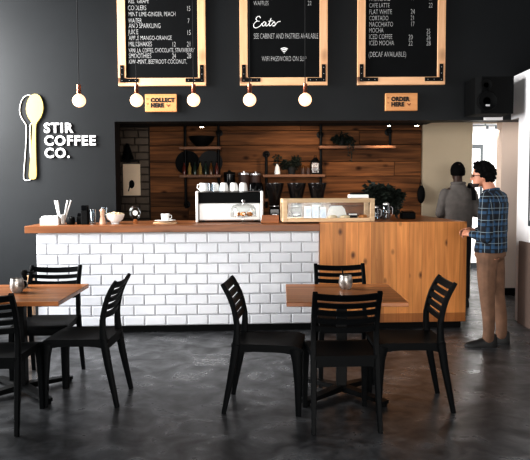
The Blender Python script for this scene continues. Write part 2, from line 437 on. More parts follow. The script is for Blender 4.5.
# return running back to the plank wall
B().b2((LW-.75, .862, .078), (LW, 2.03, 1.118)).obj('return_side', M['pine_v'], pc)
B().b2((LW-.75, .862, 1.12), (LW, 2.03, 1.155), .003).obj('return_top', M['pine_top'], pc)
b = B()
nb = 3; e0 = [-.055, .17, .40, .64]
for i in range(3):
    b.b2((-.10, e0[i]+.001, 1.066), (LT-.002, e0[i+1]-.001, 1.14), .004)
cwt = b.obj('counter_worktop', M['counter_wood'], loc=cl, rz=RA)
tag(cwt, 'thick oiled wooden worktop lying along the white tiled bar counter', 'worktop')
b = B(); b.b2((.72, .642, 1.066), (LT-.002, 1.02, 1.14), .004)
cw2 = tag(b.obj('worktop_strip', M['counter_wood'], loc=cl, rz=RA), 'rear wooden worktop strip carrying the coffee machine inside the serving hatch', 'worktop')
sp = B().b2((.74, .66, .02), (LT, 1.0, 1.064)); sp.obj('rear_cabinet', M['black_matte'], cw2)

pb = tag(B().b2((-.04, -.035, 0), (.04, .035, .62), .004).obj('wooden_post', M['post_wood'], loc=(-2.455, 6.62, 0)),
         'short pale wooden post standing at the left end of the tiled counter', 'post')

# ---------------------------------------------------------------- menu boards
PXM = 87.2
def board(cx, label, lines, extra=None):
    t = thing('menu_board', label, 'menu board', (cx, WY-.045, 2.702), 0, 'framed menu boards above the counter')
    W, H, F = 1.01, 1.45, .092
    for x0 in (-W/2, W/2-F): B().b2((x0, 0, F), (x0+F, .044, H-F), .003).obj('frame_stile', M['frame_wood'], t)
    for z0 in (0, H-F+.001): B().b2((-W/2, 0, z0), (W/2, .044, z0+F-.001), .003).obj('frame_rail', M['frame_wood_x'], t)
    B().b2((-W/2+F+.001, .02, F), (W/2-F-.001, .04, H-F)).obj('chalkboard', M['chalkboard'], t)
    for sx in (-1, 1):
        for top in (0, 1):
            b = B(); zf = (lambda z: H-z) if top else (lambda z: z)
            b.b2((sx*(W/2-.025), -.006, min(zf(.04), zf(.235))), (sx*(W/2-.068), -.001, max(zf(.04), zf(.235))))
            b.b2((sx*(W/2-.069), -.006, min(zf(.04), zf(.083))), (sx*(W/2-.235), -.001, max(zf(.04), zf(.083))))
            br = b.obj('corner_bracket', M['black_metal'], t)
            for (q, zz) in ((.046, .2), (.046, .13), (.046, .06), (.13, .06), (.2, .06)):
                B().ball((sx*(W/2-q), -.007, zf(zz)), .006, sub=1).obj('screw', M['steel'], br)
    b = B()
    for (s, px, py, h, sxx) in lines:
        text_bm(b, s, h/PXM*1.42, (px)/PXM-W/2, (86-py)/PXM, .0185, .0010, sxx, -.0004)
    b.obj('chalk_lettering', M['chalk'], t)
    return t
# coordinates: offsets from the board's left edge and height of the text line's foot
Lm = [('RED GRAPE', 11, 4.2, 4.6, .62), ('COOLERS', 10.5, 11, 4.8, .62), ('15', 69, 12, 5, .6), ('MINT LIME-GINGER, PEACH', 11, 17, 4.4, .62), ('WATER', 10.5, 23.4, 4.6, .62), ('7', 70, 24, 4.8, .6),
      ('AND SPARKLING', 11, 28.6, 4.8, .62), ('JUICE', 10.5, 34.6, 4.8, .62), ('15', 69, 35.5, 5, .6), ('APPLE MANGO-ORANGE', 11, 40.4, 4.4, .62),
      ('MILKSHAKES', 10.5, 46.6, 4.8, .62), ('12', 54, 47, 4.8, .6), ('21', 69, 47, 5, .6),
      ('VANILLA, COFFEE, CHOCOLATE, STRAWBERRY', 10.5, 52.6, 4.4, .5), ('SMOOTHIES', 10.5, 58.2, 4.8, .62), ('24', 54, 58.6, 5, .6), ('28', 69, 58.6, 5.2, .6),
      ('KIWI-MINT, BEETROOT-COCONUT,', 10.5, 63.8, 4.4, .58)]
Cm = [('AFFOGATO', 14, 1.2, 4.2, .6), ('WAFFLES', 14, 6.8, 4.4, .6), ('22', 68, 1, 4.6, .6), ('22', 68, 7, 4.6, .6),
      ('SEE CABINET AND PASTRIES AVAILABLE', 14, 39.6, 5.4, .475), ('WIFI PASSWORD ON SLIP', 22, 61.8, 5.0, .55)]
Rm = [('AMERICANO', 11.5, 3, 4.4, .6), ('19', 53, 2.4, 4.4, .6), ('23', 71, 2.4, 4.4, .6), ('CAFE LATTE', 11.5, 9.4, 4.4, .6), ('22', 71, 9.8, 4.8, .6),
      ('FLAT WHITE', 11.5, 16, 4.8, .6), ('24', 53, 16, 5, .62), ('CORTADO', 11.5, 22, 4.6, .6), ('21', 53, 22, 4.8, .6), ('MACCHIATO', 11.5, 28.2, 4.8, .6), ('17', 53, 28, 4.8, .6),
      ('MOCHA', 11.5, 34, 4.6, .6), ('25', 69, 35.2, 4.8, .6), ('ICED COFFEE', 11.5, 40.4, 4.8, .58), ('20', 51, 41, 5, .62), ('26', 69, 41, 5, .62),
      ('ICED MOCHA', 11.5, 46.6, 4.8, .6), ('22', 51, 47, 5, .64), ('28', 69, 47, 5, .64), ('(DECAF AVAILABLE)', 11, 58, 5.2, .58)]
mb1 = board(-1.178, 'pine framed black menu board listing coolers, milkshakes and smoothies', Lm)
mb2 = board(.222, 'pine framed black menu board with the script word Eats and a wifi note', Cm)
mb3 = board(1.574, 'pine framed black menu board listing cortado, macchiato and iced coffee', Rm)
# script word and wifi mark on the middle board
b = B()
def stroke(pts, r=.0055):
    out = []
    P_ = [Vector(p) for p in pts]
    for i in range(len(P_)-1):
        p0, p1, p2, p3 = P_[max(i-1, 0)], P_[i], P_[i+1], P_[min(i+2, len(P_)-1)]
        for k in range(5):
            t = k/5
            out.append(.5*((2*p1)+(-p0+p2)*t+(2*p0-5*p1+4*p2-p3)*t*t+(-p0+3*p1-3*p2+p3)*t**3))
    out.append(P_[-1])
    b.tube([((p.x)/PXM-.505, .0185, (86-p.y)/PXM) for p in out], r, 6)
stroke([(21, 19.5), (20, 17.6), (18, 18), (16.5, 20), (18, 22), (20, 22.3), (17, 22.6), (14.2, 25.4), (14.6, 28.2), (17, 28.8), (20.5, 27), (22.6, 24.4)])
stroke([(26.6, 23.6), (24.6, 23), (22.9, 25), (23.2, 27), (25, 26.4), (26.6, 23.8), (26.2, 26.6), (27.4, 27), (29.4, 24.6)])
stroke([(31.6, 19.4), (30.2, 23.4), (29.6, 26.4), (31, 26.8), (33, 24.8)])
stroke([(28.8, 22.4), (33.6, 21.9)])
stroke([(33, 24.8), (34.6, 22.8), (35.6, 25), (35, 27), (33, 26.9), (35.4, 26.4), (38, 23.4), (41, 22.6)])
b.obj('script_lettering', M['chalk_bright'], mb2)
b = B()
for r0, r1 in ((0, 1.1), (1.9, 2.9), (3.6, 4.7), (5.2, 6.2)):
    n = 8; a0, a1 = R(52), R(128)
    pts = [((44.5+r1*math.cos(a0+(a1-a0)*i/n))/PXM-.505, (86-(54.4-r1*math.sin(a0+(a1-a0)*i/n)))/PXM) for i in range(n+1)]
    pts += [((44.5+r0*math.cos(a1-(a1-a0)*i/n))/PXM-.505, (86-(54.4-r0*math.sin(a1-(a1-a0)*i/n)))/PXM) for i in range(n+1)] if r0 else [(44.5/PXM-.505, (86-54.4)/PXM)]
    b.prism(pts, .0175, .0198)
b.obj('wifi_symbol', M['chalk_bright'], mb2)

# ---------------------------------------------------------------- small wooden signs
def sign(cx, w, label, l1, l2, arrows):
    t = thing('direction_sign', label, 'sign', (cx, WY-.05, 2.405), 0, 'small wooden signs under the menu boards')
    B().b2((-w/2, 0, 0), (w/2, .049, .203), .004).obj('panel', M['sign_wood'], t)
    b = B(); text_bm(b, l1, .064, -w/2+.066, .112, -.002, .0015, .95, .004, space=1.06); text_bm(b, l2, .064, -w/2+.066, .052, -.002, .0015, .95, .004, space=1.06)
    b.obj('lettering', M['letter_black'], t)
    b = B()
    for (x, z, s) in arrows:
        b.prism([(x-s, z+s*.5), (x-s*.55, z+s*.5), (x, z-s*.1), (x+s*.55, z+s*.5), (x+s, z+s*.5), (x, z-s*.62)], -.0035, -.001)
    b.obj('arrow_mark', M['letter_brown'], t)
sign(-1.195, .365, 'small pine sign lettered COLLECT HERE between two glowing bulbs', 'COLLECT', 'HERE', [(.085, .072, .024), (-.155, .148, .012), (-.155, .09, .012)])
sign(1.578, .37, 'small pine sign lettered ORDER HERE below the coffee price board', 'ORDER', 'HERE', [(.085, .072, .024), (-.155, .148, .012), (-.155, .09, .012)])

# ---------------------------------------------------------------- wall logo
def spoon_outline(n=26):
    """half profile of an upright spoon, (half width, z) from handle tip up to the top of the bowl; total height 1"""
    return [(0, 0), (.03, .004), (.043, .02), (.046, .06), (.042, .14), (.034, .26), (.026, .40), (.021, .52), (.021, .62), (.026, .655),
            (.05, .69), (.078, .73), (.097, .78), (.104, .83), (.099, .88), (.084, .93), (.06, .972), (.03, .994), (0, 1)]
t = thing('spoon_emblem', 'cream wall spoon with a white outlined shadow spoon on the charcoal wall', 'wall sign', (-2.66, WY-.03, 1.635))
Hs = .985
half = spoon_outline()
poly = [(w*Hs, z*Hs) for w, z in half] + [(-w*Hs, z*Hs) for w, z in half[-2:0:-1]]
lean = lambda x, z, k, ox: (x + ox + k*(z/Hs), z)
B().prism([lean(x*.98, z, .055, -.045) for x, z in poly], 0, .0295).obj('spoon', M['spoon_cream'], t)
b = B()
ring = [Vector((*lean(x*1.0, z, .04, -.11), 0)) for x, z in poly]
b.tube([(p.x, .022, p.y-.012) for p in ring]+[(ring[0].x, .022, ring[0].y-.012)], .0065, 6)
b.obj('outline', M['letter_white'], t)
b = B()
for s, z in (('STIR', .289), ('COFFEE', .143), ('CO.', .0)):
    text_bm(b, s,   .155, 0, z+.004, .018, .0115, 1.0, .0055, space=1.16)
tag(b.obj('shop_lettering', M['letter_white'], loc=(-2.562, WY-.03, 1.884)), 'raised white letters STIR COFFEE CO. on the charcoal wall beside the spoon', 'wall sign')

# ---------------------------------------------------------------- pendant bulbs
def pendant(x, label):
    t = thing('pendant_bulb', label, 'pendant lamp', (x, 6.4, 2.39), 0, 'bare bulb pendants over the counter')
    B().tube([(0, 0, .15), (0, 0, 2.31)], .0045, 6).obj('cord', M['cord'], t)
    B().lathe([(.006, .16), (.02, .155), (.021, .06), (.024, .056), (.024, .05), (.0, .05)], seg=14).obj('socket', M['copper'], t, 40)
    prof = [(.0, -.065)]+[(.065*math.sin(a), -.065*math.cos(a)) for a in [R(q) for q in range(12, 160, 11)]]+[(.018, .068)]
    B().lathe(prof, seg=20).obj('bulb', M['bulb'], t, 60)
    return t
for x, lb in ((-1.835, 'glowing globe bulb hanging above the shop lettering, away from the boards'),
              (-1.266, 'glowing globe bulb hanging at the left of the COLLECT HERE sign'),
              (-.702, 'glowing globe bulb hanging at the right of the COLLECT HERE sign'),
              (-.148, 'glowing globe bulb hanging under the left corner of the Eats board'),
              (.401, 'glowing globe bulb hanging under the right half of the Eats board')):
    pendant(x, lb)

# ---------------------------------------------------------------- wall loudspeaker
t = thing('wall_loudspeaker', 'large black loudspeaker box on the wall above the corridor entrance', 'loudspeaker', (2.52, 7.27, 2.325), R(0))
b = B()
pl = [(-.215, -.02), (-.205, -.15), (-.15, -.2), (.2, -.2), (.2, .16), (-.215, .16)]
b.slab(pl, 0, .40)
b.obj('cabinet', M['black_matte'], t)
b = B(); m1 = Matrix.Translation((-.165, -.165, .13)) @ Matrix.Rotation(R(90), 4, 'X') @ Matrix.Rotation(R(0), 4, 'Y')
b.lathe([(.0, -.01), (.03, -.005), (.085, .02), (.1, .03), (.112, .022), (.112, 0)], seg=26, mat=Matrix.Translation((-.09, -.2, .135)) @ Matrix.Rotation(R(90), 4, 'X'))
b.obj('woofer', M['black_matte'], t, 40)
b = B(); b.lathe([(.0, -.01), (.02, -.005), (.05, .016), (.062, .02), (.07, .012), (.07, 0)], seg=22, mat=Matrix.Translation((-.1, -.2, .31)) @ Matrix.Rotation(R(90), 4, 'X'))
b.obj('tweeter', M['black_matte'], t, 40)
B().box((-.09, -.2305, .085), (.045, .004, .022), .001).obj('badge', M['steel'], t)
b = B(); b.b2((-.06, .1615, .12), (.06, .227, .28), .004); b.b2((-.05, -.05, .401), (.02, .2, .42), .003); b.obj('bracket', M['black_metal'], t)
mbd = B(); mbd.b2((.02, .205, -.03), (.238, .228, .445), .002); mbd.obj('mounting_board', M['white_wall'], t)

# ---------------------------------------------------------------- chairs
def make_chair(name, label):
    t = thing(name, label, 'chair', (0, 0, 0), 0, 'black slatted plastic cafe chairs')
    # seat: dished panel
    b = B(); nx, ny = 12, 12
    def hw(v): return .195+.022*v                       # half width grows to the front
    def top(u, v):
        yy = -.205+.475*v
        z = .474 - .016*(1-u*u)*math.sin(math.pi*min(1, v*1.05)) - (.022*((v-.86)/.14)**2 if v > .86 else 0)
        return Vector((u*hw(v), yy, z))
    g1 = [[b.bm.verts.new(top(-1+2*i/nx, j/ny)) for i in range(nx+1)] for j in range(ny+1)]
    g2 = [[b.bm.verts.new(top(-1+2*i/nx, j/ny)*1.0-Vector((0, 0, .024))) for i in range(nx+1)] for j in range(ny+1)]
    for j in range(ny):
        for i in range(nx):
            b.bm.faces.new((g1[j][i], g1[j][i+1], g1[j+1][i+1], g1[j+1][i])); b.bm.faces.new((g2[j][i], g2[j+1][i], g2[j+1][i+1], g2[j][i+1]))
    for j in range(ny):
        b.bm.faces.new((g1[j][0], g1[j+1][0], g2[j+1][0], g2[j][0])); b.bm.faces.new((g1[j][nx], g2[j][nx], g2[j+1][nx], g1[j+1][nx]))
    for i in range(nx):
        b.bm.faces.new((g1[0][i], g2[0][i], g2[0][i+1], g1[0][i+1])); b.bm.faces.new((g1[ny][i], g1[ny][i+1], g2[ny][i+1], g2[ny][i]))
    b.obj('seat', M['plastic'], t, 40)
    # apron under the seat, arched between the legs
    b = B()
    for sx in (-1, 1):
        def ax(yy): return sx*(.188+.020*(yy+.205)/.475)
        n = 10; lo = []; hi = []
        for i in range(n+1):
            v = i/n; yy = -.19+.43*v
            dz = .03+.028*(2*v-1)**4
            lo.append((ax(yy), yy, .452-dz)); hi.append((ax(yy), yy, .452))
        for i in range(n):
            for sgn in (0,):
                q = [Vector(lo[i]), Vector(lo[i+1]), Vector(hi[i+1]), Vector(hi[i])]
                d = Vector((-sx*.022, 0, 0))
                a = [b.bm.verts.new(p) for p in q]; c = [b.bm.verts.new(p+d) for p in q]
                b.bm.faces.new(a); b.bm.faces.new(c[::-1])
                for k in range(4): b.bm.faces.new((a[k], c[k], c[(k+1) % 4], a[(k+1) % 4]))
    for yy, dz in ((-.185, .05), (.235, .05)):
        b.b2((-.18, yy-.011, .452-dz), (.18, yy+.011, .4515))
    b.obj('seat_frame', M['plastic'], t)
    for sx in (-1, 1):                                   # rear legs
        b = B(); b.bar([(sx*.207, -.258, 0), (sx*.203, -.228, .15), (sx*.2, -.198, .30), (sx*.198, -.172, .47)],
                       [.027, .03, .034, .036], [.03, .038, .046, .052])
        b.obj('leg', M['plastic'], t, 40)
    for sx in (-1, 1):                                   # front legs
        b = B(); b.bar([(sx*.207, .245, 0), (sx*.206, .243, .2), (sx*.202, .236, .36), (sx*.198, .226, .447)],
                       [.031, .035, .04, .042], [.036, .048, .062, .08])
        b.obj('leg', M['plastic'], t, 40)
    # back: curved uprights and five slats
    def by(z):
        P_ = [(.472, -.170), (.55, -.165), (.61, -.166), (.68, -.178), (.74, -.193), (.79, -.213), (.84, -.24), (.885, -.268), (.9, -.28)]
        for (a, ya), (c, yc) in zip(P_, P_[1:]):
            if z <= c: return ya+(yc-ya)*(z-a)/(c-a)
        return P_[-1][1]
    bk = B()
    for sx in (-1, 1):
        zs = [.472, .52, .56, .61, .66, .71, .76, .81, .85, .878]
        bk.bar([(sx*.198, by(z), z) for z in zs], .03, [.05, .044, .04, .037, .034, .032, .031, .03, .028, .022])
    for z0, z1 in ((.834, .874), (.785, .815), (.734, .766), (.682, .714), (.626, .662)):
        n = 12; rs = []
        for i in range(n+1):
            u = -1+2*i/n; x = u*.195; q = 1-u*u
            dip = .012*q; bow = .012*q
            f, k = .009, 0
            pa = Vector((x, by(z0)-bow+f, z0-dip)); pb = Vector((x, by(z1)-bow+f, z1-dip))
            pc_ = Vector((x, by(z1)-bow-f, z1-dip-.003)); pd = Vector((x, by(z0)-bow-f, z0-dip-.003))
            rs.append([pa, pb, pc_, pd])
        bk.rings(rs)
    bk.obj('backrest', M['plastic'], t, 40)
    return t
ch = make_chair('cafe_chair', '')
chairs = [  # x, y, heading (rz turns +Y forward), label
    (.488, 4.11, R(2.5), 'black slatted chair seen from behind at the table before the pine panel'),
    (-.006, 4.40, R(-96), 'black slatted chair side-on before white tiles, at the table holding the stick in a cup'),
    (1.005, 4.43, R(89.5), 'black slatted chair standing in front of the pine panel, facing its table'),
    (.625, 5.09, R(181), 'black slatted chair facing the viewer behind the table before the pine panel'),
    (-1.745, 4.09, R(2), 'black slatted chair cut off by the photo edge, its back to the viewer'),
    (-1.285, 4.57, R(88.5), 'black slatted chair side-on before white tiles, at the table with the handled cup'),
    (-1.735, 5.05, R(182), 'black slatted chair facing the viewer behind the table with the handled cup'),
]
for i, (x, y, rz, lb) in enumerate(chairs):
    if i == 0:
        ch.location = (x, y, 0); ch.rotation_euler = (0, 0, rz); ch['label'] = lb
    else: dup(ch, (x, y, 0), rz, lb)

# ---------------------------------------------------------------- tables
def make_table(label, loc, rz):
    t = thing('cafe_table', label, 'table', loc, rz, 'square wooden cafe tables')
    B().b2((-.405, -.415, .722), (.405, .415, .752), .003).obj('tabletop', M['table_wood'], t)
    b = B(); b.box((0, 0, .712), (.34, .34, .018), .003); 
    for a in (45, 135): b.box((0, 0, .70), (.68, .04, .02), .003, Matrix.Rotation(R(a), 3, 'Z'))
    b.obj('support_plate', M['black_metal'], t)
    B().b2((-.037, -.037, .052), (.037, .037, .69), .004).obj('column', M['black_metal'], t)
    b = B()
    for a in (45, 135, 225, 315):
        d = Vector((math.cos(R(a)), math.sin(R(a)), 0)); n = Vector((-d.y, d.x, 0))
        p0, p1 = d*.0, d*.40
        rs = []
        for p, w, z0, z1 in ((p0, .035, .03, .075), (d*.2, .032, .026, .06), (p1, .028, .02, .042)):
            rs.append([p+n*w+Vector((0, 0, z0)), p-n*w+Vector((0, 0, z0)), p-n*w+Vector((0, 0, z1)), p+n*w+Vector((0, 0, z1))])
        b.rings(rs)
        b.lathe([(.026, 0), (.028, .021)], p1*.94, 12)
    b.obj('cross_base', M['black_metal'], t)
    return t
tb = make_table('square wooden cafe table in front of the pine counter panel', (.556, 4.63, 0), R(-1.5))
dup(tb, (-1.815, 4.69, 0), R(1.5), 'square wooden cafe table cut off by the photo edge, carrying the handled cup')

def table_cup(loc, label, handle):
    b = B(); b.lathe([(.0, 0), (.034, 0), (.046, .018), (.053, .05), (.048, .085), (.044, .105), (.040, .105), (.044, .085), (.046, .05), (.036, .018), (0, .012)], seg=20)
    t = tag(b.obj('silver_cup', M['silver_cup'], loc=loc, smooth=50), label, 'cup', 'silver cups on the cafe tables')
    if handle:
        B().tube([(.045, 0, .088), (.07, 0, .085), (.08, 0, .06), (.072, 0, .035), (.05, 0, .028)], .005, 8).obj('handle', M['silver_cup'], t, 60)
    return t
table_cup((.605, 4.79, .7525), 'small hammered silver cup holding a dark stick on a cafe table', False)
table_cup((-1.838, 4.70, .7525), 'small silver cup with a side handle beside the black pepper mill', True)
tag(B().tube([(0, 0, 0), (-.03, .004, .13), (-.034, .005, .14)], [.004, .006, .003], 8).obj('stirring_stick', M['black_matte'], loc=(.608, 4.79, .768)),
    'thin black stick standing in the handleless silver cup', 'stick')
t = thing('pepper_mill', 'black pepper mill with crank standing behind the handled silver cup', 'pepper mill', (-1.87, 4.93, .7525))
B().lathe([(0, 0), (.026, 0), (.028, .02), (.02, .05), (.024, .08), (.018, .095), (0, .096)], seg=14).obj('body', M['black_matte'], t, 40)
b = B(); b.lathe([(0, .097), (.02, .097), (.026, .115), (.02, .135), (0, .14)], seg=14); b.tube([(0, 0, .118), (.07, 0, .122)], .006, 6); b.ball((.075, 0, .123), .011, sub=1)
b.obj('crank', M['black_matte'], t, 40)

# ---------------------------------------------------------------- things on the worktop
ZT = 1.1405
t = thing('napkin_box', 'white napkin box with slanted sides at the far left of the worktop', 'napkin box', (-2.292, 6.83, ZT), RA)
B().slab([(-.095, -.06), (.095, -.06), (.095, .06), (-.095, .06)], 0, .07).obj('tray', M['white'], t)
b = B(); b.rings([[Vector((sx*w, sy*d, z)) for sx, sy in ((-1, -1), (1, -1), (1, 1), (-1, 1))] for w, d, z in ((.088, .052, .071), (.08, .045, .088), (.075, .04, .093))])
b.obj('napkins', M['paper'], t)
tag(B().lathe([(0, 0), (.04, 0), (.043, .1), (.039, .1), (.036, .006), (0, .006)], seg=18).obj('straw_holder', M['white'], loc=(-2.222, 6.97, ZT), smooth=40), 'small white holder behind the napkin box, full of paper straws', 'holder')
for i, (x, y, tx, lb) in enumerate(((-.012, 0, -.055, 'white paper straw leaning furthest left in the white holder'), (.014, .008, .055, 'white paper straw leaning right, front of the pair in the white holder'),
                                (-.004, -.012, -.03, 'white paper straw just right of the leftmost straw in the holder'), (.018, .022, .085, 'white paper straw leaning furthest right in the white holder'))):
    tag(B().tube([(0, 0, 0), (tx, .005, .25)], .009, 8).obj('paper_straw', M['paper'], loc=(-2.222+x, 6.97+y, ZT+.007), smooth=40), lb, 'straw', 'paper straws in the white holder')
t = thing('sugar_pot', 'low round black pot between the napkin box and the tall black mill', 'pot', (-2.078, 6.84, ZT))
B().lathe([(0, 0), (.036, 0), (.043, .01), (.043, .06), (.04, .066), (0, .066)], seg=20).obj('body', M['black_matte'], t, 40)
B().lathe([(0, .067), (.041, .067), (.041, .08), (.01, .084), (.01, .092), (0, .093)], seg=20).obj('lid', M['black_gloss'], t, 40)
t = thing('black_mill', 'tall square black bottle on the worktop beside the tumblers', 'bottle', (-1.925, 6.84, ZT))
B().b2((-.036, -.036, 0), (.036, .036, .15), .006).obj('body', M['black_matte'], t)
B().b2((-.033, -.033, .151), (.033, .033, .205), .006).obj('cap', M['black_gloss'], t)
t = thing('black_mill', 'shorter square black bottle tucked left of the tall black bottle', 'bottle', (-1.995, 6.90, ZT))
B().b2((-.03, -.03, 0), (.03, .03, .085), .005).obj('body', M['black_matte'], t)
B().b2((-.026, -.026, .086), (.026, .026, .12), .005).obj('cap', M['black_gloss'], t)
def tumbler(loc, lb, h=.16):
    return tag(B().lathe([(0, 0), (.03, 0), (.038, h), (.035, h), (.028, .01), (0, .01)], seg=20).obj('glass_tumbler', M['tumbler'], loc=loc, smooth=40), lb, 'glass', 'clear tumblers on the worktop')
tumbler((-1.842, 6.84, ZT), 'clear glass tumbler just right of the tall black bottle')
tumbler((-1.765, 7.02, ZT), 'clear glass tumbler behind the turned wooden mill', .18)
t = thing('salt_mill', 'pale turned wooden mill between the two glass tumblers', 'salt mill', (-1.745, 6.86, ZT))
B().lathe([(0, 0), (.034, 0), (.036, .02), (.028, .06), (.02, .085), (.026, .105), (0, .106)], seg=18).obj('body', M['pink_wood'], t, 50)
B().lathe([(0, .107), (.024, .107), (.022, .13), (.03, .145), (.018, .165), (0, .167)], seg=18).obj('head', M['pink_wood'], t, 50)
tag(B().lathe([(0, 0), (.045, 0), (.042, .012), (.05, .02), (.085, .05), (.104, .105), (.098, .105), (.08, .055), (.045, .028), (0, .025)], seg=28).obj('white_bowl', M['white'], loc=(-1.625, 6.93, ZT), smooth=40), 'white footed bowl heaped with pale crackers on the worktop', 'bowl')
b = B()
for i in range(34):
    a = random.uniform(0, 6.28); r = .08*math.sqrt(random.random())
    b.lathe([(0, -.003), (.02, -.003), (.022, 0), (.02, .003), (0, .003)], seg=8, mat=Matrix.Translation((r*math.cos(a), r*math.sin(a), .1+.022*(1-r/.08)+random.uniform(-.004, .006))) @ Matrix.Rotation(random.uniform(-.6, .6), 4, 'X') @ Matrix.Rotation(random.uniform(-.6, .6), 4, 'Y'))
o = b.obj('crackers', M['cream_food'], loc=(-1.625, 6.93, ZT)); tag(o, 'heap of small pale crackers filling the white footed bowl', 'crackers', kind='stuff')
t = thing('glass_holder', 'oval clear glass holder with a white disc on a small wooden foot', 'table marker', (-1.422, 7.0, ZT))
B().lathe([(0, 0), (.03, 0), (.026, .02), (.018, .045), (0, .046)], seg=16).obj('foot', M['pine_h'], t, 40)
b = B(); n = 24
b.tube([(.052*math.cos(i*2*math.pi/n)*(1-.25*max(0, math.sin(i*2*math.pi/n))*0), 0, .118+.07*math.sin(i*2*math.pi/n)) for i in range(-4, 17)], .011, 8)
b.obj('glass_ring', M['tumbler'], t, 60)
B().lathe([(0, -.004), (.028, -.004), (.028, .004), (0, .004)], seg=20, mat=Matrix.Translation((0, 0, .115)) @ Matrix.Rotation(R(90), 4, 'X')).obj('disc', M['white'], t, 40)
t = thing('serving_board', 'small pale serving board under the white cup on the worktop', 'board', (-1.085, 6.95, ZT), RA)
b = B(); b.b2((-.125, -.07, 0), (.125, .07, .016), .004); b.obj('board', M['case_wood'], t)
tag(B().lathe([(0, 0), (.05, 0), (.075, .008), (.115, .018), (.113, .022), (.07, .013), (0, .011)], seg=28).obj('saucer', M['white'], loc=(-1.085, 6.95, ZT+.0165), smooth=40), 'round white saucer on the small serving board', 'saucer')
t = thing('white_cup', 'white cappuccino cup standing on the saucer, alone on the worktop', 'cup', (-1.085, 6.95, ZT+.0285))
B().lathe([(0, 0), (.03, 0), (.033, .004), (.042, .03), (.047, .078), (.044, .078), (.038, .03), (.028, .008), (0, .007)], seg=24).obj('body', M['white'], t, 40)
B().tube([(.042, 0, .065), (.066, 0, .062), (.07, 0, .04), (.058, 0, .025), (.04, 0, .024)], .005, 8).obj('handle', M['white'], t, 60)

# espresso machine
t = thing('espresso_machine', 'wide white espresso machine with a black top band, seen from behind', 'espresso machine', (-.405, 7.32, ZT), RA)
B().b2((-.345, -.15, .02), (.345, .2, .215), .012).obj('body', M['white_enamel'], t, 30)
B().b2((-.345, -.152, .216), (.345, .2, .335), .008).obj('top_band', M['black_matte'], t)
for sx in (-1, 1):
    B().b2((sx*.347, -.165, .0), (sx*.378, .21, .352), .008).obj('side_panel', M['white_enamel'], t)
b = B()
b.tube([(-.34, -.14, .345), (.34, -.14, .345), ], .005, 6); b.tube([(-.34, .18, .345), (.34, .18, .345)], .005, 6)
b.obj('cup_rail', M['steel'], t)
for x in (-.3, .3):
    B().lathe([(0, 0), (.022, 0), (.018, .019), (0, .019)], (x, 0, 0), 12).obj('foot', M['black_matte'], t)
ZM = ZT+.3365
def mcup(x, y, lb, mat, group, name='coffee_cup', rz=0, up=False):
    t = thing(name, lb, 'cup', (-.405+x, 7.32+y+x*.05, ZM), rz, group)
    p = [(0, 0), (.052, 0), (.054, .006), (.053, .035), (.046, .08), (.036, .103), (.028, .108), (0, .108)]
    B().lathe(p, seg=22).obj('body', mat, t, 40)
    B().tube([(.045, 0, .03), (.064, 0, .036), (.068, 0, .055), (.056, 0, .072), (.036, 0, .075)], .005, 8).obj('handle', mat, t, 60)
    return t
mcup(-.165, .0, 'upturned white cup on the machine, first right of the glass jug', M['white'], 'white cups on the espresso machine', rz=R(90))
mcup(-.06, -.06, 'upturned white cup on the machine, second right of the glass jug', M['white'], 'white cups on the espresso machine', rz=R(90))
mcup(.05, -.05, 'upturned white cup on the machine, third right of the glass jug', M['white'], 'white cups on the espresso machine', rz=R(90))
mcup(.157, -.06, 'upturned white cup on the machine, next to the black cups', M['white'], 'white cups on the espresso machine', rz=R(90))
mcup(.268, -.05, 'upturned black cup on the machine, beside the white cups', M['black_gloss'], 'black cups on the espresso machine', rz=R(90))
mcup(.335, .065, 'upturned black cup at the right end of the espresso machine', M['black_gloss'], 'black cups on the espresso machine', rz=R(90))
t = thing('glass_jug', 'ribbed clear glass jug at the left end of the espresso machine', 'jug', (-.69, 7.29, ZM))
B().lathe([(0, 0), (.05, 0), (.056, .03), (.05, .08), (.054, .105), (.05, .105), (.046, .08), (.05, .03), (.046, .006), (0, .006)], seg=20).obj('body', M['white'], t, 40)
B().tube([(-.05, 0, .09), (-.075, 0, .085), (-.08, 0, .05), (-.055, 0, .03)], .006, 8).obj('handle', M['white'], t, 60)
tag(B().lathe([(0, 0), (.034, 0), (.042, .1), (.038, .1), (.03, .008), (0, .008)], seg=18).obj('glass_tumbler', M['tumbler'], loc=(-.605, 7.21, ZM), smooth=40), 'small clear glass beside the jug on the espresso machine', 'glass', 'glasses on the espresso machine')

# cake dome
t = thing('cake_stand', 'glass domed cake stand holding pastries in front of the white machine', 'cake stand', (-.238, 6.99, ZT))
B().lathe([(0, 0), (.06, 0), (.055, .006), (.016, .012), (.013, .055), (.03, .06), (.15, .066), (.152, .074), (0, .074)], seg=30).obj('stand', M['glass'], t, 40)
B().lathe([(.14, .076), (.142, .10), (.138, .16), (.11, .195), (.06, .21), (.02, .214), (.02, .212), (.06, .207), (.108, .191), (.134, .158), (.138, .1), (.137, .076)], seg=30).obj('dome', M['glass'], t, 40)
B().lathe([(.0, .213), (.012, .214), (.01, .224), (.022, .24), (.018, .252), (0, .254)], seg=16).obj('knob', M['steel'], t, 50)
for x, y, lb in ((-.065, -.03, 'golden pastry at the left under the glass dome'), (.0, -.05, 'golden pastry in the middle under the glass dome'), (.07, -.02, 'golden pastry at the right under the glass dome')):
    b = B(); b.ball((0, 0, .022), .036, (1, .8, .6)); b.ball((.01, .0, .035), .02, (1, .8, .7)); b.ball((-.014, 0, .03), .018)
    tag(b.obj('pastry', M['pastry'], loc=(-.238+x, 6.99+y, ZT+.0745), smooth=60), lb, 'pastry', 'pastries under the glass dome')

b = B(); b.prism([(-.1, 0), (.1, 0), (.098, .085), (-.082, .085)], 0, .05)
tag(b.obj('wooden_block', M['pine_h'], loc=(.052, 6.98, ZT), rz=RA), 'low plain wooden block between the cake stand and the glass case', 'block')

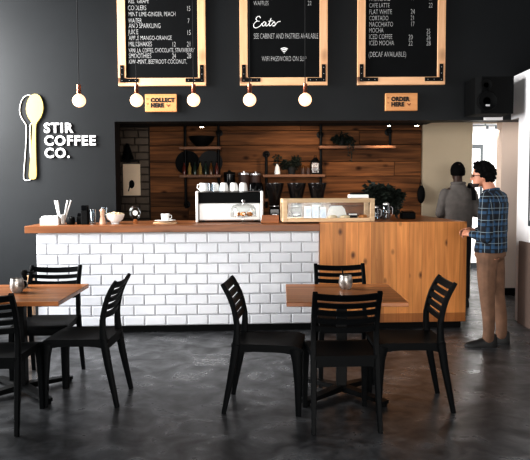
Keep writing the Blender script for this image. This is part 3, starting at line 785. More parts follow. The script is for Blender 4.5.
# grinders
def grinder(x, lb):
    t = thing('coffee_grinder', lb, 'coffee grinder', (x, 7.42+x*.03, ZT), 0, 'coffee grinders behind the glass case')
    B().lathe([(0, .19), (.055, .19), (.06, .2), (.108, .42), (.11, .43), (.11, .438), (0, .445)], seg=24).obj('hopper', M['smoke'], t, 40)
    b = B(); b.b2((-.06, -.07, .0), (.06, .1, .15), .012); b.lathe([(.058, .15), (.062, .16), (.058, .189)], (0, 0, 0), 20)
    b.obj('body', M['black_gloss'], t, 30)
    B().lathe([(.06, 0), (.064, .003), (.064, .012), (.06, .015)], (0, 0, .165), 24).obj('collar', M['steel'], t, 40)
    B().b2((-.03, -.115, .07), (.03, -.071, .085), .004).obj('portafilter_fork', M['steel'], t)
    return t
grinder(.11, 'coffee grinder with smoky hopper standing left of the glass case')
grinder(.365, 'coffee grinder with smoky hopper, middle one behind the glass case')
grinder(.605, 'coffee grinder with smoky hopper, right one behind the glass case')

# display case: a wooden frame with glass
t = thing('display_case', 'long pale wood framed glass display case on the worktop', 'display case', (.675, 6.99, 1.1565), RA)
W, D, H = .99, .34, .25; F = .05
b = B()
for sy in (0, 1):
    y0 = -.15 if sy == 0 else -.15+D-.04
    b.b2((-W/2, y0, 0), (-W/2+F, y0+.04, H), .003); b.b2((W/2-F, y0, 0), (W/2, y0+.04, H), .003)
    b.b2((-W/2+F+.001, y0, 0), (W/2-F-.001, y0+.04, .04), .003); b.b2((-W/2+F+.001, y0, H-.045), (W/2-F-.001, y0+.04, H), .003)
for sx in (-1, 1):
    xa, xb = (-W/2, -W/2+F) if sx < 0 else (W/2-F, W/2)
    b.b2((xa, -.108, 0), (xb, -.152+D-.042, .04), .003); b.b2((xa, -.108, H-.045), (xb, -.152+D-.042, H), .003)
b.obj('frame', M['case_wood'], t)
B().b2((-W/2+F, -.108, .012), (W/2-F, D-.192, .022)).obj('base_board', M['case_wood'], t)
B().b2((-W/2+F, -.132, .04), (W/2-F, -.128, H-.045)).obj('front_glass', M['case_glass'], t)
B().b2((-W/2+F, -.105, H-.02), (W/2-F, D-.195, H-.016)).obj('top_glass', M['case_glass'], t)
ci = lambda x, y: (.69+x*math.cos(RA)-y*math.sin(RA), 6.99+x*math.sin(RA)+y*math.cos(RA), 1.1565+.0225)
def pk(x, lb, s=(.07, .05, .12)):
    t = thing('blue_packet', lb, 'packet', ci(x, .02), RA, 'pale blue packets in the glass case')
    B().b2((-s[0]/2, -s[1]/2, 0), (s[0]/2, s[1]/2, s[2]), .006).obj('pouch', M['blue_pack'], t)
    B().b2((-s[0]/2, -.004, s[2]+.0005), (s[0]/2, .004, s[2]+.02), .001).obj('seal', M['paper'], t)
pk(-.225, 'pale blue packet in the glass case, the left one of three'); pk(-.14, 'pale blue packet in the glass case, between the other two', (.072, .05, .14)); pk(-.055, 'pale blue packet in the glass case, nearest the white bag', (.068, .05, .11))
b = B(); b.rings([[Vector((x*w, y*d, z)) for x, y in ((-1, -1), (1, -1), (1, 1), (-1, 1))] for w, d, z in ((.09, .04, 0), (.1, .045, .04), (.085, .03, .11), (.06, .006, .145))])
tag(b.obj('paper_bag', M['paper'], loc=ci(.1, .05), rz=RA+R(8)), 'crumpled white paper bag inside the glass case', 'bag')
def croissant(x, y, lb, mat, sc=1):
    b = B(); pts = [(.05*math.sin(a)*sc, -.03*math.cos(a)*sc, .022*sc) for a in [R(q) for q in (-80, -50, -20, 0, 20, 50, 80)]]
    b.tube(pts, [.006*sc, .014*sc, .02*sc, .022*sc, .02*sc, .014*sc, .006*sc], 10)
    tag(b.obj('croissant', mat, loc=ci(x, y), rz=random.random(), smooth=60), lb, 'pastry', 'pastries in the glass case')
croissant(.03, -.04, 'pale croissant in the glass case, in front of the white bag', M['cream_food'], 1.1)
croissant(.17, -.05, 'pale bun at the right of the white bag in the glass case', M['cream_food'], 1.1)
croissant(.36, -.03, 'golden croissant at the right end of the glass case', M['pastry'], 1.2)
t = thing('small_black_box', 'little black box with a white front inside the glass case', 'box', ci(.26, -.04), RA)
B().b2((-.05, -.02, 0), (.05, .03, .065), .003).obj('carton', M['black_matte'], t); B().b2((-.045, -.024, .045), (.045, -.0205, .062)).obj('label_strip', M['paper'], t)
t = thing('card_box', 'small white box with a dark lid on top of the glass case', 'box', (1.02, 7.02, 1.4075), RA)
B().b2((-.105, -.06, 0), (.105, .06, .04), .004).obj('tray', M['white'], t); B().b2((-.08, -.06, .0405), (.085, .05, .06), .003).obj('lid', M['black_matte'], t)

# plants and things right of the case
def leaves(b, c, r, n, size, droop=0):
    for _ in range(n):
        d = Vector((random.gauss(0, 1), random.gauss(0, 1), random.gauss(0, 1))).normalized()
        p = Vector(c)+Vector((d.x*r[0], d.y*r[1], d.z*r[2]))*random.random()**.45
        u = Vector((random.gauss(0, 1), random.gauss(0, 1), random.gauss(0, .6)-droop)).normalized(); v = u.orthogonal().normalized()
        l = size*random.uniform(.6, 1.2); w = l*.32
        b.bm.faces.new([b.bm.verts.new(q) for q in (p, p+u*l*.5+v*w, p+u*l, p+u*l*.5-v*w)])
def pot_plant(name, lb, loc, pot, blobs, size, n):
    t = thing(name, lb, 'plant', loc)
    B().lathe([(0, 0), (pot*.75, 0), (pot, pot*1.6), (pot*.9, pot*1.6), (pot*.85, pot*1.4), (0, pot*1.4)], seg=18).obj('pot', M['pot'], t, 40)
    b = B()
    for c, r in blobs: leaves(b, c, r, n, size)
    b.obj('foliage', M['leaf'], t)
    b = B()
    for c, r in blobs: b.tube([(0, 0, pot*1.3), (c[0]*.5, c[1]*.5, (c[2]+pot)*.6), c], [.007, .005, .003], 6)
    b.obj('stem', M['leaf'], t)
    return t
pot_plant('leafy_plant', 'large dark leafy plant spreading behind the right end of the glass case', (1.36, 7.63, 1.1565), .1,
          [((-.06, 0, .32), (.13, .1, .1)), ((.06, 0, .3), (.13, .1, .11)), ((.17, 0, .2), (.08, .09, .16)), ((.0, .0, .22), (.1, .1, .1)), ((.22,0,.27),(.05,.05,.04))], .075, 260)
def jarlike(x, y, lb, h=.2, r=.055):
    t = thing('clip_jar', lb, 'jar', (x, y, 1.1565), 0, 'glass jars beside the glass case')
    B().lathe([(0, 0), (r*.8, 0), (r, .02), (r, h*.7), (r*.75, h*.82), (r*.7, h*.82), (r*.92, h*.68), (r*.9, .02), (0, .012)], seg=20).obj('jar', M['tumbler'], t, 40)
    B().lathe([(0, h*.83), (r*.8, h*.83), (r*.8, h*.92), (r*.3, h), (0, h)], seg=18).obj('lid', M['steel'], t, 40)
    b = B(); b.tube([(r*1.02, 0, h*.75), (r*1.5, 0, h*.65), (r*1.45, 0, h*.3), (r*1.0, 0, h*.15)], .006, 6); b.obj('clasp', M['steel'], t)
jarlike(1.395, 7.38, 'clear glass jar just right of the display case, with bright clasp', .2, .05); jarlike(1.27, 7.36, 'smaller glass jar half hidden by the right end of the display case', .16, .045)
t = thing('black_till', 'low black box at the right, beside the leafy plant', 'card terminal', (1.665, 7.48, 1.1565), RA)
B().b2((-.08, -.06, 0), (.08, .06, .075), .006).obj('base', M['black_matte'], t); B().box((0, .0, .084), (.14, .09, .012), .003, Matrix.Rotation(R(8), 3, 'X')).obj('screen', M['black_gloss'], t)

# ---------------------------------------------------------------- kitchen shelves on pipes
def shelf(name, lb, x0, x1, z, pipes, y=8.9):
    t = thing(name, lb, 'shelf', ((x0+x1)/2, y, z), 0, 'plank shelves on black pipes')
    w = (x1-x0)/2
    B().b2((-w, -.13, -.02), (w, .13, .02), .004).obj('board', M['shelf_wood'], t)
    for px_, za, zb, fl in pipes:
        b = B(); X = px_-(x0+x1)/2
        b.tube([(X, .0, za-z), (X, .0, -.021)], .019, 10) if za < z-.03 else None
        if zb > z+.03: b.tube([(X, .0, .021), (X, .0, zb-z)], .019, 10)
        for zf in fl:
            b.tube([(X, 0, zf-z), (X, .143, zf-z)], .015, 8)
            b.lathe([(0, 0), (.05, 0), (.05, .01), (.024, .014), (.022, .03), (0, .03)], seg=16, mat=Matrix.Translation((X, .143, zf-z)) @ Matrix.Rotation(R(90), 4, 'X'))
            b.ball((X, 0, zf-z), .03, sub=2)
        b.obj('pipe', M['black_metal'], t, 40)
    return t
shelf('pipe_shelf', 'upper left plank shelf, holding a dark bowl, hung from black pipes', -1.17, -.60, 2.076, [(-1.10, 1.72, 2.395, ()), (-.64, 1.72, 2.395, (2.3,))])
shelf('pipe_shelf', 'lower left plank shelf lined with a row of bottles', -1.17, -.60, 1.693, [(-1.10, 1.25, 1.69, (1.3,)), (-.64, 1.4, 1.69, ())])
shelf('pipe_shelf', 'middle plank shelf with a plant and lantern above the grinders', -.03, .826, 1.693, [(.02, 1.25, 2.02, (2.0,)), (.775, 1.25, 1.69, ())])
shelf('pipe_shelf', 'upper right plank shelf with a trailing plant', .74, 1.785, 2.08, [(.775, 1.716, 2.395, (2.27,)), (1.73, 2.07, 2.395, (2.3,))])
t = shelf('pipe_shelf', 'low plank shelf of canisters half hidden behind the espresso machine', -.60, -.055, 1.49, [(-.55, 1.2, 1.49, (1.25,))])
t = shelf('pipe_shelf', 'short low plank shelf between the espresso machine and first grinder', -.05, .16, 1.36, [])
b = B(); b.lathe([(0, 0), (.07, 0), (.16, .09), (.18, .14), (.172, .14), (.15, .09), (.06, .012), (0, .012)], seg=24)
tag(b.obj('dark_bowl', M['black_matte'], loc=(-.87, 8.88, 2.0975), smooth=40), 'wide dark bowl on the upper left shelf', 'bowl')
cols = ['red_glass', 'yellow_label', 'green_glass', 'yellow_label', 'green_glass', 'amber_glass', 'red_glass']
desc = ['dark red bottle at the left end of the bottle row', 'ochre bottle second from the left in the bottle row', 'dark green bottle between the first two ochre bottles', 'ochre bottle at the middle of the bottle row', 'dark green bottle right of the middle ochre bottle', 'amber bottle second from the right end of the row', 'dark red bottle at the right end of the bottle row']
for i in range(7):
    x = -1.115+i*.075+random.uniform(-.004, .004)
    t = thing('bottle', desc[i], 'bottle', (x, 8.86, 1.7135), 0, 'bottles on the lower left shelf')
    B().lathe([(0, 0), (.025, 0), (.026, .01), (.026, .10), (.011, .135), (.01, .165), (0, .165)], seg=14).obj('body', M[cols[i]], t, 40)
    B().lathe([(0, .166), (.012, .166), (.012, .185), (0, .186)], seg=10).obj('cap', M['black_matte'], t, 40)
tag(B().lathe([(0, -.006), (.14, -.006), (.165, .0), (.17, .012), (.13, .004), (0, .002)], seg=28, mat=Matrix.Translation((0, 0, .17)) @ Matrix.Rotation(R(82), 4, 'X')).obj('round_tray', M['pot'], loc=(-.76, 8.985, 1.7135), smooth=40), 'round dark tray leaning on the wall behind the right bottles', 'tray')
tag(B().lathe([(0, -.006), (.14, -.006), (.165, .0), (.17, .012), (.13, .004), (0, .002)], seg=28, mat=Matrix.Translation((0, 0, .17)) @ Matrix.Rotation(R(82), 4, 'X')).obj('round_tray', M['black_matte'], loc=(-1.08, 8.985, 1.7135), smooth=40), 'round dark tray leaning on the wall behind the left bottles', 'tray')
for x, mt, lb, h in ((-.49, 'black_gloss', 'squat black canister behind the white cups, left of the brown ones', .26), (-.29, 'tin', 'brown lidded canister above the white cups, middle of three', .25), (-.13, 'tin', 'brown lidded canister above the black cups', .24)):
    t = thing('canister', lb, 'canister', (x, 8.87, 1.5105), 0, 'canisters behind the espresso machine')
    B().lathe([(0, 0), (.075, 0), (.078, .01), (.078, h*.8), (0, h*.8)], seg=20).obj('body', M[mt], t, 40)
    B().lathe([(0, h*.81), (.08, h*.81), (.08, h*.9), (.02, h*.94), (.02, h), (0, h)], seg=20).obj('lid', M['steel' if mt == 'tin' else 'black_matte'], t, 40)
# middle shelf
t = thing('white_vase', 'slim white vase at the left end of the middle shelf', 'vase', (.17, 8.84, 1.7135))
B().lathe([(0, 0), (.04, 0), (.042, .03), (.03, .1), (.016, .125), (.018, .14), (.012, .14), (0, .13)], seg=18).obj('body', M['white'], t, 50)
b = B(); leaves(b, (0, 0, .2), (.07, .05, .06), 50, .05); b.tube([(0, 0, .12), (0, 0, .22)], .004, 6); b.obj('sprig', M['leaf'], t)
pot_plant('shelf_plant', 'dark bushy plant beside the white vase on the middle shelf', (.37, 8.87, 1.7135), .06, [((0, 0, .13), (.13, .08, .07)), ((.05, 0, .19), (.06, .05, .05)), ((-.1, 0, .13), (.06, .05, .06))], .05, 150)
for x, lb in ((.53, 'small brown jar left of its twin on the middle shelf'), (.60, 'small brown jar next to the lantern on the middle shelf')):
    t = thing('spice_jar', lb, 'jar', (x, 8.86, 1.7135), 0, 'small brown jars on the middle shelf')
    B().lathe([(0, 0), (.03, 0), (.032, .01), (.032, .07), (.02, .085), (0, .085)], seg=14).obj('body', M['tin'], t, 40); B().lathe([(0, .086), (.022, .086), (.022, .105), (.006, .13), (0, .13)], seg=12).obj('stopper', M['amber_glass'], t, 40)
t = thing('black_lantern', 'black framed lantern at the right end of the middle shelf', 'lantern', (.695, 8.87, 1.7135))
b = B(); b.b2((-.06, -.05, 0), (.06, .05, .02)); b.b2((-.06, -.05, .16), (.06, .05, .178))
for sx in (-1, 1):
    for sy in (-1, 1): b.b2((sx*.058-.006, sy*.048-.006, .02), (sx*.058+.006, sy*.048+.006, .16))
b.lathe([(.06, .178), (.02, .225), (0, .23)], seg=4); b.tube([(-.02, 0, .225), (-.012, 0, .255), (.012, 0, .255), (.02, 0, .225)], .004, 6)
b.obj('frame', M['black_matte'], t); B().b2((-.052, -.042, .021), (.052, .042, .159)).obj('pane', M['case_glass'], t); B().lathe([(0, .0205), (.02, .0205), (.02, .09), (0, .09)], seg=12).obj('candle', M['tin'], t, 40)
t = pot_plant('trailing_plant', 'small trailing plant with strands hanging over the upper right shelf', (1.05, 8.84, 2.1005), .055, [((0, 0, .1), (.14, .08, .07)), ((.08, -.06, .06), (.08, .06, .05)), ((-.06, -.04, .08), (.08, .05, .06))], .055, 130)
b = B()
for x0, l in ((.10, .28), (.06, .2), (.13, .14)):
    b.tube([(x0*.5, -.05, .08), (x0, -.15, .05), (x0+.01, -.16, -.02), (x0+.02, -.155, -l+.06)], .004, 5)
    for q in range(5): leaves(b, (x0+.015, -.157, -l+.06+q*l/6), (.012, .01, .012), 3, .035)
b.obj('hanging_strand', M['leaf'], t)
# left of the hatch: board, lamp; right: hanging bag
t = thing('picture_board', 'buff picture board with a dark emblem hanging on the tiled kitchen wall', 'picture', (-1.88, 9.05, 1.43))
B().b2((-.122, 0, 0), (.122, .024, .445), .003).obj('panel', M['pic_board'], t)
b = B(); b.ball((0, -.001, .16), .05, (.8, .04, 1.2)); b.ball((.005, -.003, .155), .02, (.8, .1, 1.6)); b.prism([(-.055, .06), (-.04, .06), (-.015, .15), (-.03, .15)], -.003, -.0005)
b.obj('emblem', M['black_matte'], t)
t = thing('wall_lamp', 'dark cone shaped wall lamp above the buff picture board', 'wall lamp', (-1.92, 9.0, 1.92))
B().lathe([(0, .24), (.02, .235), (.09, .02), (.082, .02), (.015, .225), (0, .228)], seg=20).obj('shade', M['black_metal'], t, 40)
b = B(); b.b2((-.09, -.05, -.02), (.15, .05, .0), .003); b.tube([(0, 0, .0), (0, 0, .23)], .008, 6); b.b2((-.03, .05, -.03), (.03, .078, .03)); b.obj('bracket', M['black_metal'], t)
t = thing('hanging_bag', 'black rounded pouch hanging at the edge of the plank wall', 'bag', (2.18, 8.92, 1.30))
b = B(); b.ball((0, .03, .13), .1, (.55, .4, 1.25), 3); b.obj('pouch', M['black_matte'], t, 60)
B().tube([(-.02, .03, .24), (0, .09, .33), (.02, .03, .24)], .006, 6).obj('loop', M['black_matte'], t)

# kitchen spotlights
for x, y, lb in ((-.845, 8.66, 'small lit spotlight under the kitchen ceiling above the bottle shelves'), (1.66, 8.62, 'small lit spotlight above the upper right shelf'), (2.03, 8.62, 'small lit spotlight at the right end of the kitchen ceiling')):
    t = thing('spotlight', lb, 'spotlight', (x, y, 2.399), 0, 'spotlights on the kitchen ceiling')
    B().lathe([(0, -.0), (.03, 0), (.03, -.02), (.034, -.022), (.034, -.05), (.028, -.05), (.026, -.03), (0, -.03)], seg=16).obj('housing', M['black_metal'], t, 40)
    B().ball((0, -.0, -.045), .024, (1, 1, .6)).obj('lens', M['spot'], t, 60)
t = thing('track_light', 'thin ceiling track with two small heads in the bright room beyond', 'track light', (3.93, 11.5, 2.62))
B().b2((-.24, -.012, 0), (.24, .012, .02)).obj('track', M['grey_frame'], t)
B().tube([(0, 0, .021), (0, 0, .059)], .01, 8).obj('drop_rod', M['grey_frame'], t)
for x in (.04, .2): B().lathe([(0, 0), (.022, 0), (.022, -.05), (0, -.05)], (x, 0, -.001), 12).obj('head', M['grey_frame'], t, 40)

# ---------------------------------------------------------------- people
def remesh(b, name, mat, parent, voxel=.009, smooth=4, loc=None):
    me = b.mesh('tmp', mat)
    o = bpy.data.objects.new('tmp', me); C.objects.link(o)
    m = o.modifiers.new('r', 'REMESH'); m.mode = 'VOXEL'; m.voxel_size = voxel; m.use_smooth_shade = True
    s = o.modifiers.new('s', 'SMOOTH'); s.factor = .5; s.iterations = smooth
    dg = bpy.context.evaluated_depsgraph_get()
    me2 = bpy.data.meshes.new_from_object(o.evaluated_get(dg)); me2.name = name
    bpy.data.objects.remove(o); bpy.data.meshes.remove(me)
    me2.materials.clear(); me2.materials.append(mat); me2.shade_smooth()
    q = bpy.data.objects.new(name, me2); C.objects.link(q); q.parent = parent
    return q
def limb(b, pts, rad):
    pts = [Vector(p) for p in pts]
    for i, (p, r) in enumerate(zip(pts, rad)):
        b.ball(p, r, sub=2)
        if i: b.tube([pts[i-1], p], [rad[i-1], r], 14)
def ell(b, rows, seg=24, pw=2.4):
    """stack of horizontal super-ellipses: (z, cx, cy, rx, ry)"""
    rs = []
    for z, cx, cy, rx, ry in rows:
        r = []
        for k in range(seg):
            a = k*2*math.pi/seg; c, s = math.cos(a), math.sin(a)
            r.append(Vector((cx+rx*math.copysign(abs(c)**(2/pw), c), cy+ry*math.copysign(abs(s)**(2/pw), s), z)))
        rs.append(r)
    b.rings(rs)

def head_shape(b, o, yaw, h=.235):
    """head facing -y; o = chin level point under the skull centre"""
    rot = Matrix.Translation(o) @ Matrix.Rotation(yaw, 4, 'Z')
    k = h/.235
    rows = [(.0, -.052, .03, .02), (.012, -.050, .043, .036), (.035, -.036, .056, .058), (.06, -.018, .064, .076), (.09, -.006, .070, .090), (.12, .0, .074, .096), (.15, .004, .076, .099), (.18, .006, .074, .096), (.205, .008, .063, .082), (.222, .01, .045, .058), (.232, .01, .022, .03)]
    rs = []
    for z, cy, rx, ry in rows:
        rs.append([rot @ Vector((rx*k*math.cos(a), cy*k+ry*k*math.sin(a), z*k)) for a in [i*2*math.pi/24 for i in range(24)]])
    b.rings(rs)
    T = lambda x, y, z: rot @ Vector((x*k, y*k, z*k))
    b.tube([T(0, -.093, .118), T(0, -.104, .095), T(0, -.114, .076)], [.007*k, .010*k, .013*k], 8); b.ball(T(0, -.111, .077), .0135*k); b.ball(T(-.011, -.1, .075), .009*k); b.ball(T(.011, -.1, .075), .009*k)
    b.ball(T(0, -.087, .05), .018*k, (1.3, .6, .35), rot=Matrix.Rotation(yaw, 3, 'Z')); b.ball(T(0, -.085, .041), .016*k, (1.2, .6, .4), rot=Matrix.Rotation(yaw, 3, 'Z'))
    b.ball(T(0, -.088, .128), .028*k, (1.7, .45, .3), rot=Matrix.Rotation(yaw, 3, 'Z'))
    b.ball(T(0, -.075, .012), .018*k)
    for sx in (-1, 1):
        b.ball(T(sx*.076, .012, .098), .03*k, (.28, .6, 1.0), rot=Matrix.Rotation(yaw-sx*.3, 3, 'Z'))
    return T, k, rot

def hand(b, w, fwd, up, side, curl=.9, s=1):
    """palm and five separate curled fingers: w wrist, fwd finger direction, up back of the hand, side thumb side"""
    w, fwd, up, side = Vector(w), Vector(fwd).normalized(), Vector(up).normalized(), Vector(side).normalized()
    limb(b, [w, w+fwd*.03*s], [.024*s, .026*s])
    for q in (-1.5, -.5, .5, 1.5):
        limb(b, [w+fwd*.02*s+side*q*.012*s, w+fwd*.085*s+side*q*.0185*s], [.016*s, .0125*s])
    for q, ln in ((-1.5, .058), (-.5, .076), (.5, .082), (1.5, .072)):
        p = w+fwd*.085*s+side*q*.0195*s; a = 0; d = fwd; pts = [p]; rr = [.0098*s]
        for j, f in enumerate((.45, .32, .23)):
            a += curl*(.5+.25*j); dd = fwd*math.cos(a)-up*math.sin(a)+side*q*.03
            p = p+dd*ln*f*s*1.15; pts.append(p); rr.append((.009-.0008*j)*s)
        limb(b, pts, rr)
    p = w+fwd*.025*s+side*.024*s
    limb(b, [p, p+(fwd*.6+side*.75-up*.2).normalized()*.036*s, p+(fwd*.6+side*.75-up*.2).normalized()*.036*s+(fwd*.9+side*.1-up*.3).normalized()*.03*s], [.014*s, .0115*s, .0092*s])

def shoe(b, a, yaw, s=1):
    rot = Matrix.Translation(a) @ Matrix.Rotation(yaw, 4, 'Z')
    rows = [(.085, .032, .0, .12), (.06, .04, .0, .125), (.02, .042, .0, .115), (-.04, .037, .0, .078), (-.1, .044, .0, .062), (-.15, .045, .0, .05), (-.185, .034, .002, .038), (-.2, .014, .006, .026)]
    rs = []
    for y, w, z0, z1 in rows:
        rs.append([rot @ Vector((x*w*s, y*s, z0+(z1-z0)*t)) for x, t in ((-1, .0), (-1.05, .3), (-.8, .75), (-.35, 1), (.35, 1), (.8, .75), (1.05, .3), (1, 0))])
    b.rings(rs)

# --- man in the plaid shirt
man = thing('person', 'man in a blue plaid shirt and brown trousers standing at the end of the counter', 'person', (2.165, 6.11, 0), R(-130))
SH = dict(L=Vector((.172, .015, 1.42)), R=Vector((-.172, .015, 1.42)))
EL = dict(L=Vector((.25, .05, 1.05)), R=Vector((-.222, .02, 1.09)))
WR = dict(L=Vector((.17, -.13, 1.075)), R=Vector((-.10, -.195, 1.09)))
FT = dict(L=Vector((.112, .015, 0)), R=Vector((-.1, .06, 0)))
b = B()
ell(b, [(.84, 0, .02, .13, .09), (.95, 0, .02, .15, .1), (1.1, 0, .01, .13, .09), (1.3, 0, .01, .16, .1), (1.42, 0, .01, .15, .08), (1.475, 0, .005, .06, .06)])
limb(b, [(0, .005, 1.44), (.008, -.03, 1.52), (.016, -.06, 1.585)], [.062, .056, .056])
T, hk, hrot = head_shape(b, Vector((.018, -.085, 1.52)), R(22), .228)
for s, sg in (('L', 1), ('R', -1)):
    limb(b, [SH[s], EL[s], EL[s].lerp(WR[s], .35), WR[s]], [.05, .036, .036, .025])
    f = (WR[s]-EL[s]).normalized()
    hand(b, WR[s], f+Vector((-sg*.1, -.2, .0)), (sg*.6, 0, .8), (-sg*.75, -.1, .65), .95)
    a = FT[s]
    limb(b, [Vector((sg*.09, .02, .86)), Vector((sg*.1, a.y*.5-.01, .48)), a+Vector((0, .02, .09)), a+Vector((0, .01, .05))], [.075, .048, .036, .025])
body = remesh(b, 'body', M['skin_light'], man, .0068, 2)
# shirt
b = B()
ell(b, [(.90, 0, -.005, .176, .14), (.93, 0, -.005, .177, .141), (1.02, 0, .004, .17, .13), (1.12, 0, .008, .167, .121), (1.25, 0, .01, .176, .124), (1.36, 0, .016, .182, .122), (1.43, 0, .016, .155, .1), (1.475, 0, .008, .1, .075), (1.50, 0, -.004, .068, .066)])
for s in 'LR':
    m_ = EL[s].lerp(WR[s], .93)
    limb(b, [SH[s]+Vector((0, 0, -.01)), SH[s].lerp(EL[s], .5), EL[s], EL[s].lerp(WR[s], .4), m_], [.072, .064, .056, .05, .037])
remesh(b, 'plaid_shirt', M['plaid'], man, .009, 4)
b = B()
pts = [(.068*math.cos(a), -.01+.066*math.sin(a), 1.488+.012*math.sin(a)) for a in [R(q) for q in range(-70, 251, 20)]]
b.tube(pts, .014, 8); b.obj('collar', M['plaid'], man, 60)
# trousers
b = B()
ell(b, [(.86, 0, -.008, .166, .135), (.93, 0, -.008, .17, .13), (.985, 0, 0, .162, .118)])
b.ball((0, .06, .9), .1, (1.35, .75, .9))
for s, sg in (('L', 1), ('R', -1)):
    a = FT[s]
    limb(b, [Vector((sg*.08, -.006, .87)), Vector((sg*.092, a.y*.3-.008, .68)), Vector((sg*.097, a.y*.6-.005, .48)), Vector((a.x, a.y*.85+.018, .27)), a+Vector((0, .018, .15)), a+Vector((-.006, .012, .085))], [.102, .09, .07, .059, .053, .056])
remesh(b, 'trousers', M['chino'], man, .009, 3)
for s, sg in (('L', 1), ('R', -1)):
    b = B(); shoe(b, FT[s], R(36+4*sg), 1.04); b.obj('shoe', M['shoe'], man, 50)
# hair cap: top and back of the head
def hair(T, k, man, mat, low, front, thick=.012, puff=1.0):
    b = B(); rs = []
    levels = [(-.0, 0), (.2, .35), (.4, .62), (.6, .83), (.8, .96), (1, 1.0)]
    n = 26
    ctr = T(0, .006, .13)
    import itertools
    for th in [R(q) for q in (4, 14, 26, 38, 50, 62, 74, 86, 98, 110, 122, 132)]:
        ring_ = []
        for i in range(n):
            a = i*2*math.pi/n
            d = Vector((math.sin(th)*math.cos(a), math.sin(th)*math.sin(a), math.cos(th)))
            # forehead line: keep hair off the face (facing -y)
            ph = abs(math.degrees(math.atan2(math.cos(a), -math.sin(a))))   # 0 at the face
            kn = [(0, front), (38, front+2), (55, front+18), (72, 84), (82, 106), (100, 112), (120, low), (180, low)]
            for (p0, l0), (p1, l1) in zip(kn, kn[1:]):
                if p0 <= ph <= p1: lim = R(l0+(l1-l0)*(ph-p0)/(p1-p0)); break
            t2 = min(th, lim)
            d = Vector((math.sin(t2)*math.cos(a), math.sin(t2)*math.sin(a), math.cos(t2)))
            rad = Vector((d.x*.091, .006+d.y*.114, .122+d.z*.122*puff))
            w = 1 + .03*math.sin(5*a+th*3)
            ring_.append(T(rad.x*w, rad.y*w, rad.z))
        rs.append(ring_)
    b.rings(rs, True)
    return b
b = hair(T, hk, man, None, 138, 60, puff=1.04)
random.seed(11)
for q in range(330):                       # tousled locks
    th = R(random.uniform(0, 125)); a = random.uniform(0, 2*math.pi)
    ph = abs(math.degrees(math.atan2(math.cos(a), -math.sin(a))))
    lm = 52 if ph < 45 else (75 if ph < 75 else (98 if ph < 105 else 128))
    th = min(th, R(lm))
    d = Vector((math.sin(th)*math.cos(a), math.sin(th)*math.sin(a), math.cos(th)))
    p = T(d.x*.090, .006+d.y*.113, .122+d.z*.124)
    b.ball(p, random.uniform(.010, .018), (1, 1, random.uniform(.7, 1.2)), sub=1)
for q in range(26):
    p = T(random.uniform(-.055, .055), random.uniform(-.085, .02), random.uniform(.226, .246))
    b.ball(p, random.uniform(.012, .02), sub=1)
remesh(b, 'hair', M['hair'], man, .006, 2)
b = B(); rs = []
for z, r_, y0 in ((.002, .044, -.045), (.014, .053, -.041), (.026, .058, -.036), (.036, .061, -.03)):
    rs.append([T(r_*1.03*math.cos(a), y0+(.048 if z < .01 else .056+z*.35)*1.06*math.sin(a), z-.004) for a in [R(q) for q in range(180, 361, 12)]])
b.rings(rs, False)
b.obj('beard', M['beard'], man, 60)
for sx in (-1, 1):
    B().ball(T(sx*.031, -.086, .108), .0105).obj('eye', M['eye'], man, 60)
b = B()
for sx in (-1, 1):
    b.tube([T(sx*(.034+.024*math.cos(a)), -.103, .106+.019*math.sin(a)) for a in [R(q) for q in range(0, 361, 30)]], .0022, 6)
    b.tube([T(sx*.058, -.1, .11), T(sx*.08, -.03, .112), T(sx*.082, .01, .108)], .0022, 6)
b.tube([T(-.011, -.106, .108), T(.011, -.106, .108)], .0022, 6)
b.obj('glasses', M['black_gloss'], man)

# --- man in the grey jacket, seen from behind
man2 = thing('person', 'man in a grey jacket seen from behind, walking into the corridor', 'person', (2.475, 8.22, 0), R(176))
SH2 = dict(L=Vector((.165, .02, 1.455)), R=Vector((-.165, .02, 1.455)))
EL2 = dict(L=Vector((.238, .04, 1.19)), R=Vector((-.238, .04, 1.19)))
WR2 = dict(L=Vector((.19, -.19, 1.17)), R=Vector((-.185, -.19, 1.2)))
FT2 = dict(L=Vector((.09, -.06, 0)), R=Vector((-.09, .08, 0)))
b = B()
ell(b, [(.88, 0, .02, .13, .09), (1.0, 0, .02, .15, .1), (1.15, 0, .01, .13, .09), (1.36, 0, .01, .165, .1), (1.5, 0, .01, .15, .08), (1.55, 0, .005, .06, .06)])
limb(b, [(0, .01, 1.51), (0, -.015, 1.6), (0, -.03, 1.66)], [.062, .057, .056])
T2, hk2, _ = head_shape(b, Vector((0, -.035, 1.605)), R(-4), .238)
for s, sg in (('L', 1), ('R', -1)):
    limb(b, [SH2[s], EL2[s], WR2[s]], [.05, .036, .025])
    f = (WR2[s]-EL2[s]).normalized(); hand(b, WR2[s], f, (sg*.6, 0, .8), (-sg*.75, -.1, .65), .7)
    a = FT2[s]
    limb(b, [Vector((sg*.09, .02, .9)), Vector((sg*.095, a.y*.5-.02, .5)), a+Vector((0, .02, .09)), a+Vector((0, -.08, .04))], [.075, .048, .036, .025])
remesh(b, 'body', M['skin_dark'], man2, .0075, 2)
b = B()
ell(b, [(.98, 0, .02, .175, .13), (1.06, 0, .02, .172, .128), (1.12, 0, .015, .178, .128), (1.26, 0, .01, .192, .13), (1.38, 0, .016, .20, .128), (1.46, 0, .016, .165, .108), (1.53, 0, .01, .105, .08), (1.59, 0, .0, .072, .072)])
for s in 'LR':
    limb(b, [SH2[s]+Vector((0, 0, -.015)), SH2[s].lerp(EL2[s], .5), EL2[s], EL2[s].lerp(WR2[s], .5), EL2[s].lerp(WR2[s], .88)], [.074, .064, .056, .05, .044])
remesh(b, 'grey_jacket', M['grey_jacket'], man2, .01, 4)
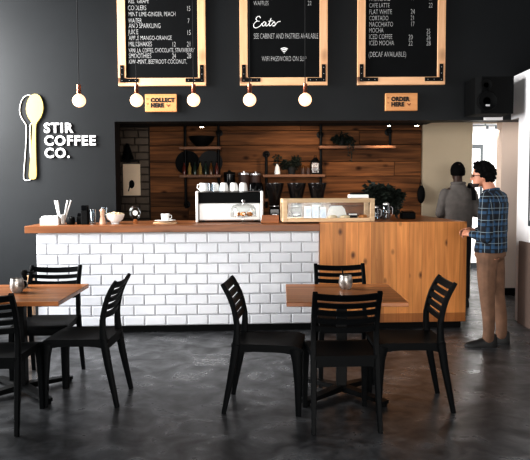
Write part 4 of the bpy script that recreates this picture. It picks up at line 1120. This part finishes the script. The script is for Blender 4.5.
b = B(); b.tube([(.078*math.cos(a), .0+.075*math.sin(a), 1.575) for a in [R(q) for q in range(-60, 241, 20)]], [.02]*16, 8); b.obj('collar', M['grey_jacket'], man2, 60)
b = B()
ell(b, [(.9, 0, .025, .148, .115), (1.0, 0, .02, .155, .11)])
for s, sg in (('L', 1), ('R', -1)):
    a = FT2[s]
    limb(b, [Vector((sg*.076, .025, .9)), Vector((sg*.086, a.y*.3+.01, .7)), Vector((sg*.09, a.y*.6-.015, .5)), Vector((a.x, a.y*.85+.015, .28)), a+Vector((0, .022, .13))], [.095, .083, .064, .054, .048])
remesh(b, 'trousers', M['dark_trouser'], man2, .011, 3)
for s, sg in (('L', 1), ('R', -1)):
    b = B(); shoe(b, FT2[s], R(5*sg)); b.obj('shoe', M['shoe'], man2, 50)
hair(T2, hk2, man2, None, 118, 62, puff=1.0).obj('hair', M['hair'], man2, 60)
for sx in (-1, 1): B().ball(T2(sx*.031, -.086, .108), .0105).obj('eye', M['eye'], man2, 60)
b = B(); b.bar([(-.15, -.115, 1.36), (-.15, -.085, 1.5), (-.152, .0, 1.572), (-.155, .09, 1.545), (-.16, .138, 1.46), (-.165, .15, 1.36)], .05, .012)
b.obj('shoulder_strap', M['black_matte'], man2)

# ---------------------------------------------------------------- light
def area(name, loc, target, sx, sy, power, col=(1, 1, 1)):
    l = bpy.data.lights.new(name, 'AREA'); l.shape = 'RECTANGLE'; l.size = sx; l.size_y = sy; l.energy = power; l.color = col
    o = bpy.data.objects.new(name, l); C.objects.link(o); o.location = loc
    o.rotation_euler = (Vector(target)-Vector(loc)).to_track_quat('-Z', 'Y').to_euler(); return o
area('window_light_left', (-5.4, 4.6, 1.9), (-1.0, 6.6, 1.1), 3.6, 2.8, 330, (.96, .98, 1))
area('window_light_front', (.6, -3.5, 1.6), (.5, 7, .9), 6, 2.2, 640, (1, .97, .93))
area('added_wall_light', (-4.7, 6.3, 3.0), (-3.0, 7.5, 2.3), 1.2, 2.0, 560, (1, .99, .97))  # unseen lamp added to brighten the left end of the charcoal wall
area('corridor_light', (3.9, 10.6, 2.6), (3.6, 11.2, 0), 2.4, 2.4, 300, (1, .99, .97))
area('corridor_near_light', (3.4, 8.3, 2.42), (3.0, 8.6, 0), 1.2, .7, 9, (1, .95, .88))
def pt(name, loc, power, col, r=.05):
    l = bpy.data.lights.new(name, 'POINT'); l.energy = power; l.color = col; l.shadow_soft_size = r
    o = bpy.data.objects.new(name, l); C.objects.link(o); o.location = loc
def spot(name, loc, tgt, power, col, ang=80):
    l = bpy.data.lights.new(name, 'SPOT'); l.energy = power; l.color = col; l.spot_size = R(ang); l.spot_blend = .6; l.shadow_soft_size = .03
    o = bpy.data.objects.new(name, l); C.objects.link(o); o.location = loc; o.rotation_euler = (Vector(tgt)-Vector(loc)).to_track_quat('-Z', 'Y').to_euler()
spot('kitchen_spot_light', (-.845, 8.6, 2.33), (-.6, 8.9, 1.2), 1.2, (1, .8, .6))
spot('kitchen_spot_light', (1.66, 8.56, 2.33), (1.4, 8.95, 1.2), 26, (1, .8, .6))
spot('kitchen_spot_light', (.5, 8.2, 2.36), (.45, 9.0, 1.5), 24, (1, .8, .6), 110)

w = bpy.data.worlds.new('world'); scene.world = w; w.use_nodes = True
w.node_tree.nodes['Background'].inputs[0].default_value = (.75, .85, 1, 1); w.node_tree.nodes['Background'].inputs[1].default_value = .12
scene.view_settings.view_transform = 'Standard'; scene.view_settings.look = 'None'; scene.view_settings.exposure = .18; scene.view_settings.gamma = .8
scene.cycles.use_denoising = True
